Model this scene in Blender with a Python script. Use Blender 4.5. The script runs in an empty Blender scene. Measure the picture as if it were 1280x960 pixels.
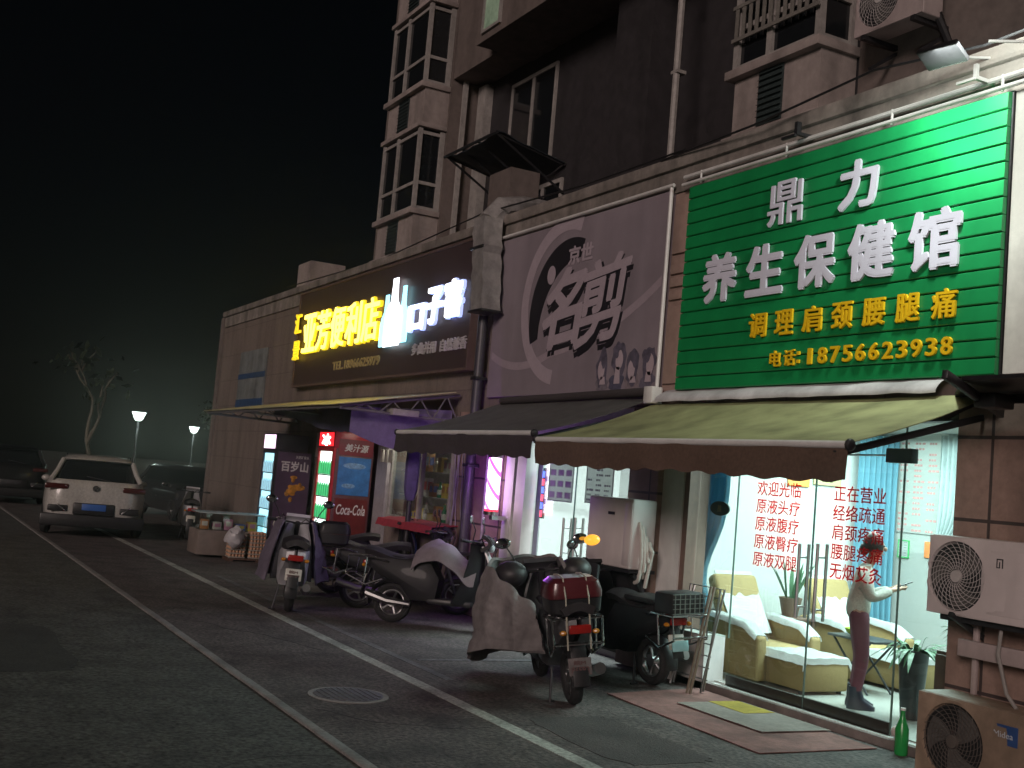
import bpy, bmesh, math, random
from mathutils import Vector, Matrix, Euler, noise as mnoise
R = math.radians
sc = bpy.context.scene
COL = sc.collection
random.seed(7)

# ------------------------------------------------------------------ camera, world, sun, exposure
cam_d = bpy.data.cameras.new('camera'); cam = bpy.data.objects.new('camera', cam_d); COL.objects.link(cam)
sc.camera = cam
cam_d.sensor_width = 36.0; cam_d.lens = 1450.8 / 1280 * 36.0; cam_d.clip_end = 600; cam_d.clip_start = 0.05
def cam_axes(yaw, pitch, roll):
    f = Vector((-math.cos(yaw) * math.cos(pitch), math.sin(yaw) * math.cos(pitch), math.sin(pitch)))
    r = f.cross(Vector((0, 0, 1))).normalized(); u = r.cross(f)
    c, s = math.cos(roll), math.sin(roll)
    return c * r + s * u, -s * r + c * u, f
cr, cu, cf = cam_axes(R(27.916), R(4.799), R(4.947))
cam.matrix_world = Matrix(((cr.x, cu.x, -cf.x, 0), (cr.y, cu.y, -cf.y, 0), (cr.z, cu.z, -cf.z, 1.85), (0, 0, 0, 1)))

w = bpy.data.worlds.new('World'); sc.world = w; w.use_nodes = True
nt = w.node_tree; bg = nt.nodes['Background']
sky = nt.nodes.new('ShaderNodeTexSky'); sky.sky_type = 'NISHITA'; sky.sun_disc = False
SUN_DIR = Vector((-0.62, 0.74, -0.29)).normalized()          # direction the light travels
sky.sun_elevation = R(22); sky.sun_rotation = math.atan2(-SUN_DIR.x, -SUN_DIR.y)
nt.links.new(sky.outputs[0], bg.inputs[0]); bg.inputs[1].default_value = 0.0004

sd = bpy.data.lights.new('street_glow', 'SUN'); sun = bpy.data.objects.new('street_glow', sd); COL.objects.link(sun)
sd.energy = 1.35; sd.angle = R(16); sd.color = (1.0, 0.80, 0.74)
sun.rotation_euler = SUN_DIR.to_track_quat('-Z', 'Y').to_euler(); sun.location = (4, -6, 12)

vs = sc.view_settings
vs.view_transform = 'Standard'; vs.look = 'None'; vs.exposure = 0.0; vs.gamma = 1.0; vs.use_curve_mapping = False
sc.cycles.max_bounces = 6; sc.cycles.diffuse_bounces = 3; sc.cycles.glossy_bounces = 3
sc.cycles.transparent_max_bounces = 12; sc.cycles.sample_clamp_indirect = 0.8; sc.cycles.sample_clamp_direct = 3.5; sc.cycles.use_denoising = True
sc.cycles.caustics_reflective = False; sc.cycles.caustics_refractive = False

# ------------------------------------------------------------------ materials
MATS = {}
def M(name, col, rough=0.6, metal=0.0, var=0.18, sc_=9.0, bump=0.0, emit=None, es=0.0, coat=0.0, dirt=0.0, spec=0.5):
    if name in MATS: return MATS[name]
    m = bpy.data.materials.new(name); m.use_nodes = True; MATS[name] = m
    t = m.node_tree; N = t.nodes; L = t.links; p = N['Principled BSDF']
    p.inputs['Roughness'].default_value = rough; p.inputs['Metallic'].default_value = metal
    p.inputs['Coat Weight'].default_value = coat; p.inputs['Specular IOR Level'].default_value = spec
    tc = N.new('ShaderNodeTexCoord')
    n1 = N.new('ShaderNodeTexNoise'); n1.inputs['Scale'].default_value = sc_; n1.inputs['Detail'].default_value = 6; n1.inputs['Roughness'].default_value = 0.65
    L.new(tc.outputs['Object'], n1.inputs['Vector'])
    mr = N.new('ShaderNodeMapRange'); mr.inputs[1].default_value = 0.3; mr.inputs[2].default_value = 0.7
    mr.inputs[3].default_value = 1 - var; mr.inputs[4].default_value = 1 + var * 0.6
    L.new(n1.outputs['Fac'], mr.inputs[0])
    mx = N.new('ShaderNodeVectorMath'); mx.operation = 'SCALE'; mx.inputs[0].default_value = col[:3]
    L.new(mr.outputs[0], mx.inputs['Scale'])
    out = mx.outputs[0]
    if dirt:
        n2 = N.new('ShaderNodeTexNoise'); n2.inputs['Scale'].default_value = 1.1; n2.inputs['Detail'].default_value = 8
        mp = N.new('ShaderNodeMapping'); mp.inputs['Scale'].default_value = (2.2, 2.2, 0.5)
        L.new(tc.outputs['Object'], mp.inputs[0]); L.new(mp.outputs[0], n2.inputs['Vector'])
        r2 = N.new('ShaderNodeMapRange'); r2.inputs[1].default_value = 0.42; r2.inputs[2].default_value = 0.7
        r2.inputs[3].default_value = 1.0; r2.inputs[4].default_value = 1 - dirt
        L.new(n2.outputs['Fac'], r2.inputs[0])
        m2 = N.new('ShaderNodeVectorMath'); m2.operation = 'SCALE'; L.new(out, m2.inputs[0]); L.new(r2.outputs[0], m2.inputs['Scale']); out = m2.outputs[0]
    L.new(out, p.inputs['Base Color'])
    if bump:
        b = N.new('ShaderNodeBump'); b.inputs['Strength'].default_value = bump; b.inputs['Distance'].default_value = 0.02
        L.new(n1.outputs['Fac'], b.inputs['Height']); L.new(b.outputs[0], p.inputs['Normal'])
    if emit:
        p.inputs['Emission Color'].default_value = (*emit, 1); p.inputs['Emission Strength'].default_value = es
    return m
def MBrick(name, c1, c2, mortar, bw, bh, ms=0.012, rough=0.7, off=0.5, bump=0.4, dirt=0.35):
    m = M(name, c1, rough, var=0.2, sc_=14, dirt=dirt); t = m.node_tree; N = t.nodes; L = t.links; p = N['Principled BSDF']
    tc = [n for n in N if n.type == 'TEX_COORD'][0]
    sp = N.new('ShaderNodeSeparateXYZ'); L.new(tc.outputs['Object'], sp.inputs[0])
    ad = N.new('ShaderNodeMath'); L.new(sp.outputs[0], ad.inputs[0]); L.new(sp.outputs[1], ad.inputs[1])
    cb = N.new('ShaderNodeCombineXYZ'); L.new(ad.outputs[0], cb.inputs[0]); L.new(sp.outputs[2], cb.inputs[1])
    br = N.new('ShaderNodeTexBrick'); br.offset = off
    br.inputs['Scale'].default_value = 1; br.inputs['Brick Width'].default_value = bw; br.inputs['Row Height'].default_value = bh
    br.inputs['Mortar Size'].default_value = ms; br.inputs['Color1'].default_value = (*c1, 1); br.inputs['Color2'].default_value = (*c2, 1); br.inputs['Mortar'].default_value = (*mortar, 1)
    L.new(cb.outputs[0], br.inputs['Vector'])
    sv = [n for n in N if n.type == 'VECT_MATH'][0]; L.new(br.outputs['Color'], sv.inputs[0])
    bp = N.new('ShaderNodeBump'); bp.inputs['Strength'].default_value = bump; bp.inputs['Distance'].default_value = 0.01; bp.invert = True
    L.new(br.outputs['Fac'], bp.inputs['Height']); L.new(bp.outputs[0], p.inputs['Normal'])
    return m
def MGlass(name, tint=(0.93, 0.98, 0.96), refl=0.07):
    m = bpy.data.materials.new(name); m.use_nodes = True; MATS[name] = m
    t = m.node_tree; N = t.nodes; L = t.links; N.remove(N['Principled BSDF'])
    tr = N.new('ShaderNodeBsdfTransparent'); tr.inputs[0].default_value = (*tint, 1)
    gl = N.new('ShaderNodeBsdfGlossy'); gl.inputs['Roughness'].default_value = 0.02
    fr = N.new('ShaderNodeLayerWeight'); fr.inputs[0].default_value = 0.25
    ml = N.new('ShaderNodeMath'); ml.operation = 'MULTIPLY'; ml.inputs[1].default_value = refl * 4
    ad = N.new('ShaderNodeMath'); ad.operation = 'ADD'; ad.inputs[1].default_value = refl * 0.4
    L.new(fr.outputs['Fresnel'], ml.inputs[0]); L.new(ml.outputs[0], ad.inputs[0])
    mx = N.new('ShaderNodeMixShader'); L.new(ad.outputs[0], mx.inputs[0]); L.new(tr.outputs[0], mx.inputs[1]); L.new(gl.outputs[0], mx.inputs[2])
    L.new(mx.outputs[0], N['Material Output'].inputs[0]); return m
def ME(name, col, s): return M(name, tuple(min(1, c) for c in col), 0.5, var=0.0, emit=col, es=s)

asphalt = M('asphalt', (0.095, 0.098, 0.090), 0.88, var=1.0, sc_=26, bump=0.7, dirt=0.5)
pave = M('parking_asphalt', (0.120, 0.098, 0.094), 0.85, var=1.0, sc_=24, bump=0.7, dirt=0.6)
kerbm = M('kerb_stone', (0.27, 0.26, 0.25), 0.8, var=0.3, sc_=25, bump=0.3, dirt=0.4)
paint = M('road_paint', (0.44, 0.45, 0.41), 0.75, var=0.6, sc_=26, dirt=0.6)
paint_old = M('worn_paint', (0.15, 0.145, 0.145), 0.8, var=0.75, sc_=18, dirt=0.6)
iron = M('cast_iron', (0.16, 0.165, 0.18), 0.5, metal=0.4, var=0.4, sc_=30, bump=0.3)
tile = MBrick('wall_tile', (0.195, 0.158, 0.138), (0.205, 0.165, 0.145), (0.14, 0.112, 0.10), 1.2, 0.62, 0.010, bump=.25)
tile_big = MBrick('column_tile', (0.30, 0.20, 0.165), (0.34, 0.235, 0.195), (0.06, 0.042, 0.04), 0.48, 0.62, 0.014, off=0.0, dirt=0.5)
stone = M('parapet_render', (0.27, 0.24, 0.215), 0.85, var=0.35, sc_=6, bump=0.35, dirt=0.65)
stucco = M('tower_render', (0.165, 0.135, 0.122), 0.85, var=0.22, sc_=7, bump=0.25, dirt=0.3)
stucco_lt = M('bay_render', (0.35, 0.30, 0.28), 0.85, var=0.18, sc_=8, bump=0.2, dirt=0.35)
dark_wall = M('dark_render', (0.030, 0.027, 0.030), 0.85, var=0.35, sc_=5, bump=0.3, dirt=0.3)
white_wall = M('white_plaster', (0.80, 0.82, 0.80), 0.7, var=0.05, sc_=4)
white_metal = M('white_coated_metal', (0.72, 0.72, 0.70), 0.45, var=0.10, sc_=7, dirt=0.2)
pvc = M('upvc_frame', (0.36, 0.34, 0.32), 0.6, var=0.25, dirt=.3)
steel = M('steel', (0.55, 0.55, 0.56), 0.28, metal=1.0, var=0.15)
dark_metal = M('dark_metal', (0.05, 0.05, 0.055), 0.45, metal=0.6, var=0.3)
black_plastic = M('black_plastic', (0.018, 0.018, 0.020), 0.42, var=0.4)
rubber = M('rubber', (0.016, 0.016, 0.017), 0.8, var=0.4, sc_=40, bump=0.2)
chrome = M('chrome', (0.75, 0.75, 0.76), 0.14, metal=1.0, var=0.05)
glass = MGlass('clear_glass')
dark_glass = M('dark_glass', (0.012, 0.014, 0.016), 0.06, var=0.2)
wood_dark = M('dark_wood', (0.10, 0.055, 0.04), 0.55, var=0.3)
concrete = M('concrete', (0.33, 0.31, 0.30), 0.85, var=0.3, sc_=10, bump=0.3, dirt=0.4)
floor_tile = M('floor_tile', (0.55, 0.55, 0.52), 0.25, var=0.08, sc_=3)

# ------------------------------------------------------------------ mesh helpers
OFF = {}
class B:
    def __init__(s): s.bm = bmesh.new()
    def _merge(s, t, mt=None):
        if mt is not None: bmesh.ops.transform(t, matrix=mt, verts=t.verts)
        me = bpy.data.meshes.new('t'); t.to_mesh(me); t.free(); s.bm.from_mesh(me); bpy.data.meshes.remove(me); return s
    def box(s, x0, x1, y0, y1, z0, z1, bev=0.0, seg=2, mt=None):
        t = bmesh.new(); bmesh.ops.create_cube(t, size=1)
        bmesh.ops.transform(t, matrix=Matrix.Translation(((x0 + x1) / 2, (y0 + y1) / 2, (z0 + z1) / 2)) @ Matrix.Diagonal((abs(x1 - x0), abs(y1 - y0), abs(z1 - z0), 1)), verts=t.verts)
        if bev: bmesh.ops.bevel(t, geom=t.edges[:], offset=bev, segments=seg, affect='EDGES', profile=0.5)
        return s._merge(t, mt)
    def obox(s, c, size, rot=(0, 0, 0), bev=0.0, seg=2):
        mt = Matrix.Translation(c) @ Euler(rot).to_matrix().to_4x4(); a, b, d = size
        return s.box(-a / 2, a / 2, -b / 2, b / 2, -d / 2, d / 2, bev, seg, mt)
    def cyl(s, p0, p1, r0, r1=None, n=14, caps=True):
        p0 = Vector(p0); p1 = Vector(p1); d = p1 - p0
        t = bmesh.new(); bmesh.ops.create_cone(t, cap_ends=caps, segments=n, radius1=r0, radius2=r0 if r1 is None else r1, depth=d.length)
        return s._merge(t, Matrix.Translation((p0 + p1) / 2) @ d.to_track_quat('Z', 'Y').to_matrix().to_4x4())
    def tube(s, pts, r, n=8):
        pts = [Vector(p) for p in pts]; rs = r if isinstance(r, (list, tuple)) else [r] * len(pts)
        rings = []; ref = Vector((0.12, 0.31, 0.94))
        for i, p in enumerate(pts):
            d = (pts[min(i + 1, len(pts) - 1)] - pts[max(i - 1, 0)]).normalized()
            a = d.cross(ref)
            if a.length < 0.05: a = d.cross(Vector((1, 0, 0)))
            a.normalize(); b = d.cross(a)
            rings.append([p + (a * math.cos(2 * math.pi * k / n) + b * math.sin(2 * math.pi * k / n)) * rs[i] for k in range(n)])
        return s.loft(rings)
    def loft(s, rings, cap=True, closed=True):
        bm = s.bm; V = [[bm.verts.new(p) for p in r] for r in rings]; n = len(rings[0])
        for a, b in zip(V, V[1:]):
            for k in range(n if closed else n - 1):
                try: bm.faces.new((a[k], a[(k + 1) % n], b[(k + 1) % n], b[k]))
                except ValueError: pass
        if cap and closed:
            for r in (V[0][::-1], V[-1]):
                try: bm.faces.new(r)
                except ValueError: pass
        return s
    def sph(s, c, r, n=14, rot=(0, 0, 0)):
        r = r if isinstance(r, (tuple, list)) else (r, r, r)
        t = bmesh.new(); bmesh.ops.create_uvsphere(t, u_segments=n, v_segments=max(6, n * 2 // 3), radius=1)
        return s._merge(t, Matrix.Translation(c) @ Euler(rot).to_matrix().to_4x4() @ Matrix.Diagonal((*r, 1)))
    def prism(s, poly, a, b, axis='y', bev=0.0, seg=2):
        """poly of 2D points extruded from a to b along axis; 'y': poly=(x,z); 'x': poly=(y,z); 'z': poly=(x,y)"""
        f = {'y': lambda p, d: (p[0], d, p[1]), 'x': lambda p, d: (d, p[0], p[1]), 'z': lambda p, d: (p[0], p[1], d)}[axis]
        t = bmesh.new(); A = [t.verts.new(f(p, a)) for p in poly]; Bv = [t.verts.new(f(p, b)) for p in poly]; n = len(poly)
        t.faces.new(A[::-1]); t.faces.new(Bv)
        for k in range(n): t.faces.new((A[k], A[(k + 1) % n], Bv[(k + 1) % n], Bv[k]))
        bmesh.ops.recalc_face_normals(t, faces=t.faces)
        if bev: bmesh.ops.bevel(t, geom=t.edges[:], offset=bev, segments=seg, affect='EDGES', profile=0.5)
        bmesh.ops.triangulate(t, faces=[q for q in t.faces if len(q.verts) > 4])
        return s._merge(t)
    def sheet(s, fn, nu, nv, th=0.0):
        """surface fn(u,v), optionally given thickness along its normal"""
        P = [[Vector(fn(i / nu, j / nv)) for j in range(nv + 1)] for i in range(nu + 1)]
        bm = s.bm
        if not th:
            V = [[bm.verts.new(p) for p in r] for r in P]
            for i in range(nu):
                for j in range(nv): bm.faces.new((V[i][j], V[i + 1][j], V[i + 1][j + 1], V[i][j + 1]))
            return s
        def nrm(i, j):
            a = P[min(i + 1, nu)][j] - P[max(i - 1, 0)][j]; b = P[i][min(j + 1, nv)] - P[i][max(j - 1, 0)]
            n = a.cross(b); return n.normalized() if n.length > 1e-9 else Vector((0, 0, 1))
        A = [[bm.verts.new(P[i][j] + nrm(i, j) * th / 2) for j in range(nv + 1)] for i in range(nu + 1)]
        C = [[bm.verts.new(P[i][j] - nrm(i, j) * th / 2) for j in range(nv + 1)] for i in range(nu + 1)]
        for i in range(nu):
            for j in range(nv):
                bm.faces.new((A[i][j], A[i + 1][j], A[i + 1][j + 1], A[i][j + 1])); bm.faces.new((C[i][j + 1], C[i + 1][j + 1], C[i + 1][j], C[i][j]))
        for i in range(nu):
            bm.faces.new((A[i + 1][0], A[i][0], C[i][0], C[i + 1][0])); bm.faces.new((A[i][nv], A[i + 1][nv], C[i + 1][nv], C[i][nv]))
        for j in range(nv):
            bm.faces.new((A[0][j], A[0][j + 1], C[0][j + 1], C[0][j])); bm.faces.new((A[nu][j + 1], A[nu][j], C[nu][j], C[nu][j + 1]))
        return s
    def text(s, body, x0, x1, z0, z1, y, depth=0.004, bold=0.0, shear=0.0, mt=None, space=1.0):
        """lettering filling the rectangle, reading along +x, facing -y, its back at y"""
        c = bpy.data.curves.new('t', 'FONT'); c.body = body; c.size = 1; c.space_character = space
        c.extrude = 0.5; c.shear = shear; c.resolution_u = 3
        o = bpy.data.objects.new('t', c); COL.objects.link(o)
        bpy.context.view_layer.update()
        me = bpy.data.meshes.new_from_object(o.evaluated_get(bpy.context.evaluated_depsgraph_get()))
        bpy.data.objects.remove(o); bpy.data.curves.remove(c)
        xs = [v.co.x for v in me.vertices]; ys = [v.co.y for v in me.vertices]
        a, b, e, f = min(xs), max(xs), min(ys), max(ys)
        shifts = [(0, 0)] + ([(math.cos(k * 1.0472) * bold, math.sin(k * 1.0472) * bold) for k in range(6)] if bold > 0 else [(-bold, bold), (bold, -bold)] if bold < 0 else []); bold = abs(bold)
        a -= bold; b += bold; e -= bold; f += bold; base = [v.co.copy() for v in me.vertices]
        for k, (dx, dz) in enumerate(shifts):
            for v, (x, q, d) in zip(me.vertices, base):
                v.co = (x0 + (x + dx - a) / (b - a) * (x1 - x0), y - (d + 0.5) * depth + (d < 0) * .0001 * k + (d > 0) * .00025 * k, z0 + (q + dz - e) / (f - e) * (z1 - z0))
            if mt is not None: me.transform(mt)
            s.bm.from_mesh(me)
        bpy.data.meshes.remove(me); return s
    def build(s, name, mat, parent=None, local=False, smooth=True, ang=32):
        off = Vector((0, 0, 0)) if (parent is None or local) else OFF.get(parent.name, Vector((0, 0, 0)))
        bmesh.ops.recalc_face_normals(s.bm, faces=s.bm.faces)
        if off.length: bmesh.ops.translate(s.bm, vec=-off, verts=s.bm.verts)
        me = bpy.data.meshes.new(name); s.bm.to_mesh(me); s.bm.free()
        if smooth:
            for p in me.polygons: p.use_smooth = True
            me.set_sharp_from_angle(angle=R(ang))
        for m in (mat if isinstance(mat, (list, tuple)) else [mat]): me.materials.append(m)
        o = bpy.data.objects.new(name, me); COL.objects.link(o)
        if parent is not None: o.parent = parent; OFF[o.name] = off
        return o
def tag(o, label, cat, group=None):
    o['label'] = label; o['category'] = cat
    if group: o['group'] = group
    return o
def thing(name, label, cat, loc=(0, 0, 0), rz=0.0, group=None):
    o = bpy.data.objects.new(name, None); COL.objects.link(o); o.location = loc; o.rotation_euler = (0, 0, rz)
    o.empty_display_size = 0.2; OFF[o.name] = Vector(loc)
    return tag(o, label, cat, group)
def struct(o): o['kind'] = 'structure'; return o
def dup(root, loc, rz=0.0, label=None):
    def cp(o, par):
        c = o.copy(); COL.objects.link(c); c.parent = par
        for ch in list(o.children): cp(ch, c)
        return c
    kids = list(root.children); r = root.copy(); COL.objects.link(r); r.location = loc; r.rotation_euler = (0, 0, rz)
    for k in kids: cp(k, r)
    if label: r['label'] = label
    return r
def lamp(name, kind, loc, energy, col, size=None, tgt=None, **kw):
    d = bpy.data.lights.new(name, kind); o = bpy.data.objects.new(name, d); COL.objects.link(o); o.location = loc; d.energy = energy; d.color = col
    if kind == 'AREA' and size: d.shape = 'RECTANGLE'; d.size, d.size_y = size
    elif size: d.shadow_soft_size = size
    for k, v in kw.items(): setattr(d, k, v)
    if tgt is not None: o.rotation_euler = (Vector(tgt) - Vector(loc)).to_track_quat('-Z', 'Y').to_euler()
    return o

# ------------------------------------------------------------------ ground
struct(B().box(-260, 140, -160, 240, -0.6, -0.012).build('road', asphalt))
struct(B().box(-60, 30, 2.93, 60, -0.3, 0.0).build('pavement', pave))
k = B(); x = -45.0
while x < 12:
    L = 0.98 + random.uniform(-.02, .02)
    if not (-7.45 < x < -6.9): k.box(x, x + L - 0.012, 2.85 + random.uniform(-.004, .004), 2.93, -0.3, 0.003 + random.uniform(-.002, .002), 0.004)
    x += L
struct(k.build('kerb', kerbm))
struct(B().box(-40, 12, 4.32, 4.45, -0.02, 0.004).build('parking_line', paint))
pl = B().box(-18.2, -9.7, 4.72, 4.81, -0.02, 0.004)
for x in (-15.8, -10.75, -5.6): pl.box(x - .045, x + .045, 4.9, 6.9, -0.02, 0.0045)
struct(pl.build('worn_parking_line', paint_old))
rp = random.Random(12)
def patch(cx, cy, L_, W_, z): return [[(cx + L_ * .5 * math.copysign(abs(math.cos(q)) ** .3, math.cos(q)) + rp.uniform(-.04, .04), cy + W_ * .5 * math.copysign(abs(math.sin(q)) ** .3, math.sin(q)) + rp.uniform(-.03, .03), z_) for q in [k * math.pi / 20 for k in range(40)]] for z_ in (z - .05, z)]
struct(B().loft(patch(-11.5, .9, 2.6, 1.5, -.008)).build('road_patch', M('patch_dark', (.050, .053, .050), .9, var=.6, sc_=50, bump=.7, dirt=.3)))
struct(B().loft(patch(-7.4, 5.05, 1.5, .8, .003)).build('road_patch', M('patch_mid', (.080, .068, .066), .9, var=.6, sc_=50, bump=.7, dirt=.4)))
crk = B()
for x0, y0, a0 in ((-16, 1.6, .1), (-8.6, 3.1, 1.2), (-13.2, 3.3, .5), (-6.6, 1.5, 2.4)):
    p_ = Vector((x0, y0, 0)); a_ = a0; pts_ = []
    for i in range(16):
        pts_.append((p_.x, p_.y)); a_ += rp.uniform(-.5, .5); p_ += Vector((math.cos(a_), math.sin(a_), 0)) * .14
    zc = .0015 if y0 > 2.9 else -.0105
    ok_ = [q for q in pts_ if (q[1] > 2.98) == (y0 > 2.9) and not 4.28 < q[1] < 4.5 and not 2.8 < q[1] < 2.98]
    crk.loft([[(x, y - .008, zc), (x, y + .008, zc), (x, y + .008, zc - .02), (x, y - .008, zc - .02)] for x, y in ok_])
struct(crk.build('road_crack', M('crack_tar', (.02, .02, .02), .7)))
mh = thing('manhole_cover', 'round iron manhole cover set in the asphalt between kerb and white line', 'manhole', (-9.08, 3.55, 0))
B().cyl((-9.08, 3.55, -.02), (-9.08, 3.55, .006), .33, n=40).build('frame', concrete, mh)
c = B().cyl((-9.08, 3.55, .002), (-9.08, 3.55, .011), .285, n=40)
for i in range(-4, 5):
    h = math.sqrt(max(.01, .26 ** 2 - (i * .055) ** 2)); c.box(-9.08 - h, -9.08 + h, 3.55 + i * .055 - .012, 3.55 + i * .055 + .012, .010, .016)
c.build('cover', iron, mh)

# ------------------------------------------------------------------ shop row building
F = 7.2
sb = thing('shop_building', 'long single storey shop row of tiled walls below the flats, signs along its front', 'building', (-16, F, 0))
def wall(x0, x1, z0, z1, mat, y0=F, y1=F + .28, name='wall', bev=0.0):
    return B().box(x0, x1, y0, y1, z0, z1, bev).build(name, mat, sb)
wall(-29.3, -3.0, 2.78, 5.42, tile, name='fascia_wall')
pr = B()
xs = [-29.42 + i * .45 for i in range(60)]
pr.sheet(lambda u, v: (-29.42 + u * 26.5, F - .07 + (v > .5) * .42, 5.38 + .02 * mnoise.noise((u * 60, 0, v)) + .1 * (0 < v < 1)), 90, 3)
pr2 = B().box(-29.42, -2.9, F - .075, F + .35, 5.36, 5.50, .015)
pr2.build('coping', stone, sb); pr.bm.free()
wall(-29.42, -2.9, 5.10, 5.355, stone, F - .03, F - .002, 'cornice')
B().box(-29.3, -3, F + .35, 10.6, 5.02, 5.2).build('roof', concrete, sb)
B().box(-29.3, -3, 7.5, 10.6, 2.80, 2.92).build('ceiling', white_wall, sb)
# columns
wall(-6.2, -3.0, 0, 2.78, tile_big, F - .04, F + .28, 'column')
wall(-10.60, -10.06, .02, 2.78, tile_big, F - .04, F + .28, 'column')
wall(-15.02, -13.55, 0, 2.78, tile_big, F - .04, F + .28, 'column')
wall(-29.3, -23.1, 0, 2.78, tile, F, F + .28, 'column')
wall(-23.1, -17.5, 0, 2.78, tile, F + .02, F + .28, 'wall')
wall(-17.5, -15.02, 0, 1.10, tile, F - .02, F + .28, 'wall')
wall(-17.5, -15.02, 2.40, 2.78, tile, F - .02, F + .28, 'wall')
B().box(-29.6, -29.3, F - .05, 10.6, 0, 5.36).build('end_wall', stucco, sb)
# pilaster mouldings between the signs
pil = M('pilaster_paint', (.40, .285, .24), .7, var=.15, dirt=.3)
B().box(-10.155, -9.80, F - .012, F - .001, 2.80, 5.09).build('pilaster', pil, sb)
pm = B()
for z0, z1 in ((3.02, 3.85), (3.92, 4.02), (4.06, 4.16), (4.20, 4.30), (4.42, 4.95)): pm.box(-10.12, -9.88, F - .045, F - .013, z0, z1, .008)
pm.build('pilaster_moulding', pil, sb)
wall(-10.06, -9.70, .0, 2.6, white_metal, F + .03, F + .3, 'door_jamb'); wall(-9.615, -9.20, .0, .52, white_metal, F + .05, F + .3, 'low_wall')
wall(-9.70, -9.62, .0, 2.6, M('brown_trim', (.18, .11, .09), .6), F + .05, F + .3, 'jamb_strip')
wall(-13.55, -13.32, .0, 2.6, white_metal, F + .0, F + .3, 'door_jamb')
wall(-13.30, -13.06, .0, 2.6, white_metal, F + .03, F + .3, 'door_jamb')
# step
B().box(-9.62, -6.2, 7.25, 7.40, -.1, .075, .008).build('step', M('step_stone', (.20, .17, .16), .7, var=.3, dirt=.4), sb)
B().box(-9.1, -6.3, 7.28, 7.335, .075, .082).build('step_strip', white_metal, sb)
# clinic room
B().box(-10.15, -3.2, 7.40, 10.6, -.1, .085).build('floor', floor_tile, sb)
cw = B().box(-10.27, -10.15, 7.48, 10.6, 0, 2.8).box(-10.15, -3.2, 10.45, 10.6, 0, 2.8).box(-3.3, -3.2, 7.48, 10.45, 0, 2.8)
cw.build('interior_wall', white_wall, sb)
wall(-9.2, -6.2, 2.62, 2.78, dark_metal, F + .1, F + .28, 'lintel')
# barber room
B().box(-15.0, -10.5, 7.36, 10.6, -.1, .07).build('floor', floor_tile, sb)
B().box(-15.0, -14.9, 7.48, 10.6, 0, 2.8).box(-10.5, -10.4, 7.48, 10.6, 0, 2.8).box(-14.9, -10.5, 9.9, 10.0, 0, 2.8).build('interior_wall', white_wall, sb)
wall(-13.06, -10.60, 2.45, 2.78, white_metal, F + .1, F + .28, 'lintel')
# store room
st_wall = M('store_wall', (.45, .42, .36), .7, var=.2)
B().box(-23.0, -15.1, 9.3, 9.4, 0, 2.8).box(-15.1, -15.0, 7.48, 9.4, 0, 2.8).box(-23.1, -23, 7.48, 9.4, 0, 2.8).build('interior_wall', st_wall, sb)

# glass doors of the clinic
def glass_leaf(x0, x1, z0, z1, y, rail=True):
    g = B().box(x0, x1, y, y + .012, z0, z1).build('glass_door', glass, sb)
    if rail:
        B().box(x0 + .002, x1 - .002, y - .012, y + .024, z0 - .005, z0 + .095, .004).build('bottom_rail', M('rail_dark', (.05, .045, .04), .4, metal=.5), g)
    B().box(x1 - .004, x1 + .004, y - .003, y + .015, z0, z1).build('edge_strip', M('glass_edge', (.10, .16, .14), .3), g)
    return g
GY = 7.37
g0 = glass_leaf(-9.61, -9.0, .525, 2.615, GY, rail=False)
g1 = glass_leaf(-8.985, -7.925, .085, 2.615, GY)
g2 = glass_leaf(-7.91, -6.905, .085, 2.615, GY)
g3 = glass_leaf(-6.89, -6.21, .085, 2.615, GY, rail=False)
def handle(x, z0, z1, y, par):
    h = B().tube([(x, y - .05, z0), (x, y - .05, z1)], .016).tube([(x, y + .06, z0), (x, y + .06, z1)], .016)
    for z in (z0 + .1, z1 - .12): h.tube([(x, y - .05, z), (x, y + .06, z)], .009)
    h.build('handle', steel, par)
handle(-8.03, .86, 1.52, GY, g1); handle(-7.80, .86, 1.54, GY, g2)
B().box(-7.09, -6.81, GY - .03, GY + .045, 2.28, 2.40, .004).build('patch_fitting', black_plastic, g2)
B().tube([(-7.9, GY - .02, 2.33), (-7.1, GY - .02, 2.34)], .008).build('door_closer', steel, g2)
red_ink = M('red_vinyl', (.80, .012, .06), .5, var=.06)
def translucent(m, k=.8):
    t = m.node_tree; p = t.nodes['Principled BSDF']; tr = t.nodes.new('ShaderNodeBsdfTranslucent'); mx = t.nodes.new('ShaderNodeMixShader'); mx.inputs[0].default_value = k
    src = p.inputs['Base Color'].links[0].from_socket; t.links.new(src, tr.inputs[0])
    t.links.new(p.outputs[0], mx.inputs[1]); t.links.new(tr.outputs[0], mx.inputs[2]); t.links.new(mx.outputs[0], t.nodes['Material Output'].inputs[0])
t_ = red_ink.node_tree; tr_ = t_.nodes.new('ShaderNodeBsdfTransparent'); tr_.inputs[0].default_value = (.95, .05, .13, 1); mx_ = t_.nodes.new('ShaderNodeMixShader'); mx_.inputs[0].default_value = .86
t_.links.new(t_.nodes['Principled BSDF'].outputs[0], mx_.inputs[1]); t_.links.new(tr_.outputs[0], mx_.inputs[2]); t_.links.new(mx_.outputs[0], t_.nodes['Material Output'].inputs[0])
lt = B(); rows = ['欢迎光临', '原液头疗', '原液腹疗', '原液臀疗', '原液双腿']
for i, t in enumerate(rows): lt.text(t, -8.715, -8.11, 1.925 - i * .167, 2.065 - i * .167, GY - .001, .001, -.012)
lt.build('lettering', red_ink, g1)
lt = B(); rows = ['正在营业', '经络疏通', '肩颈疼痛', '腰腿疼痛', '无烟艾灸']
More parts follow.
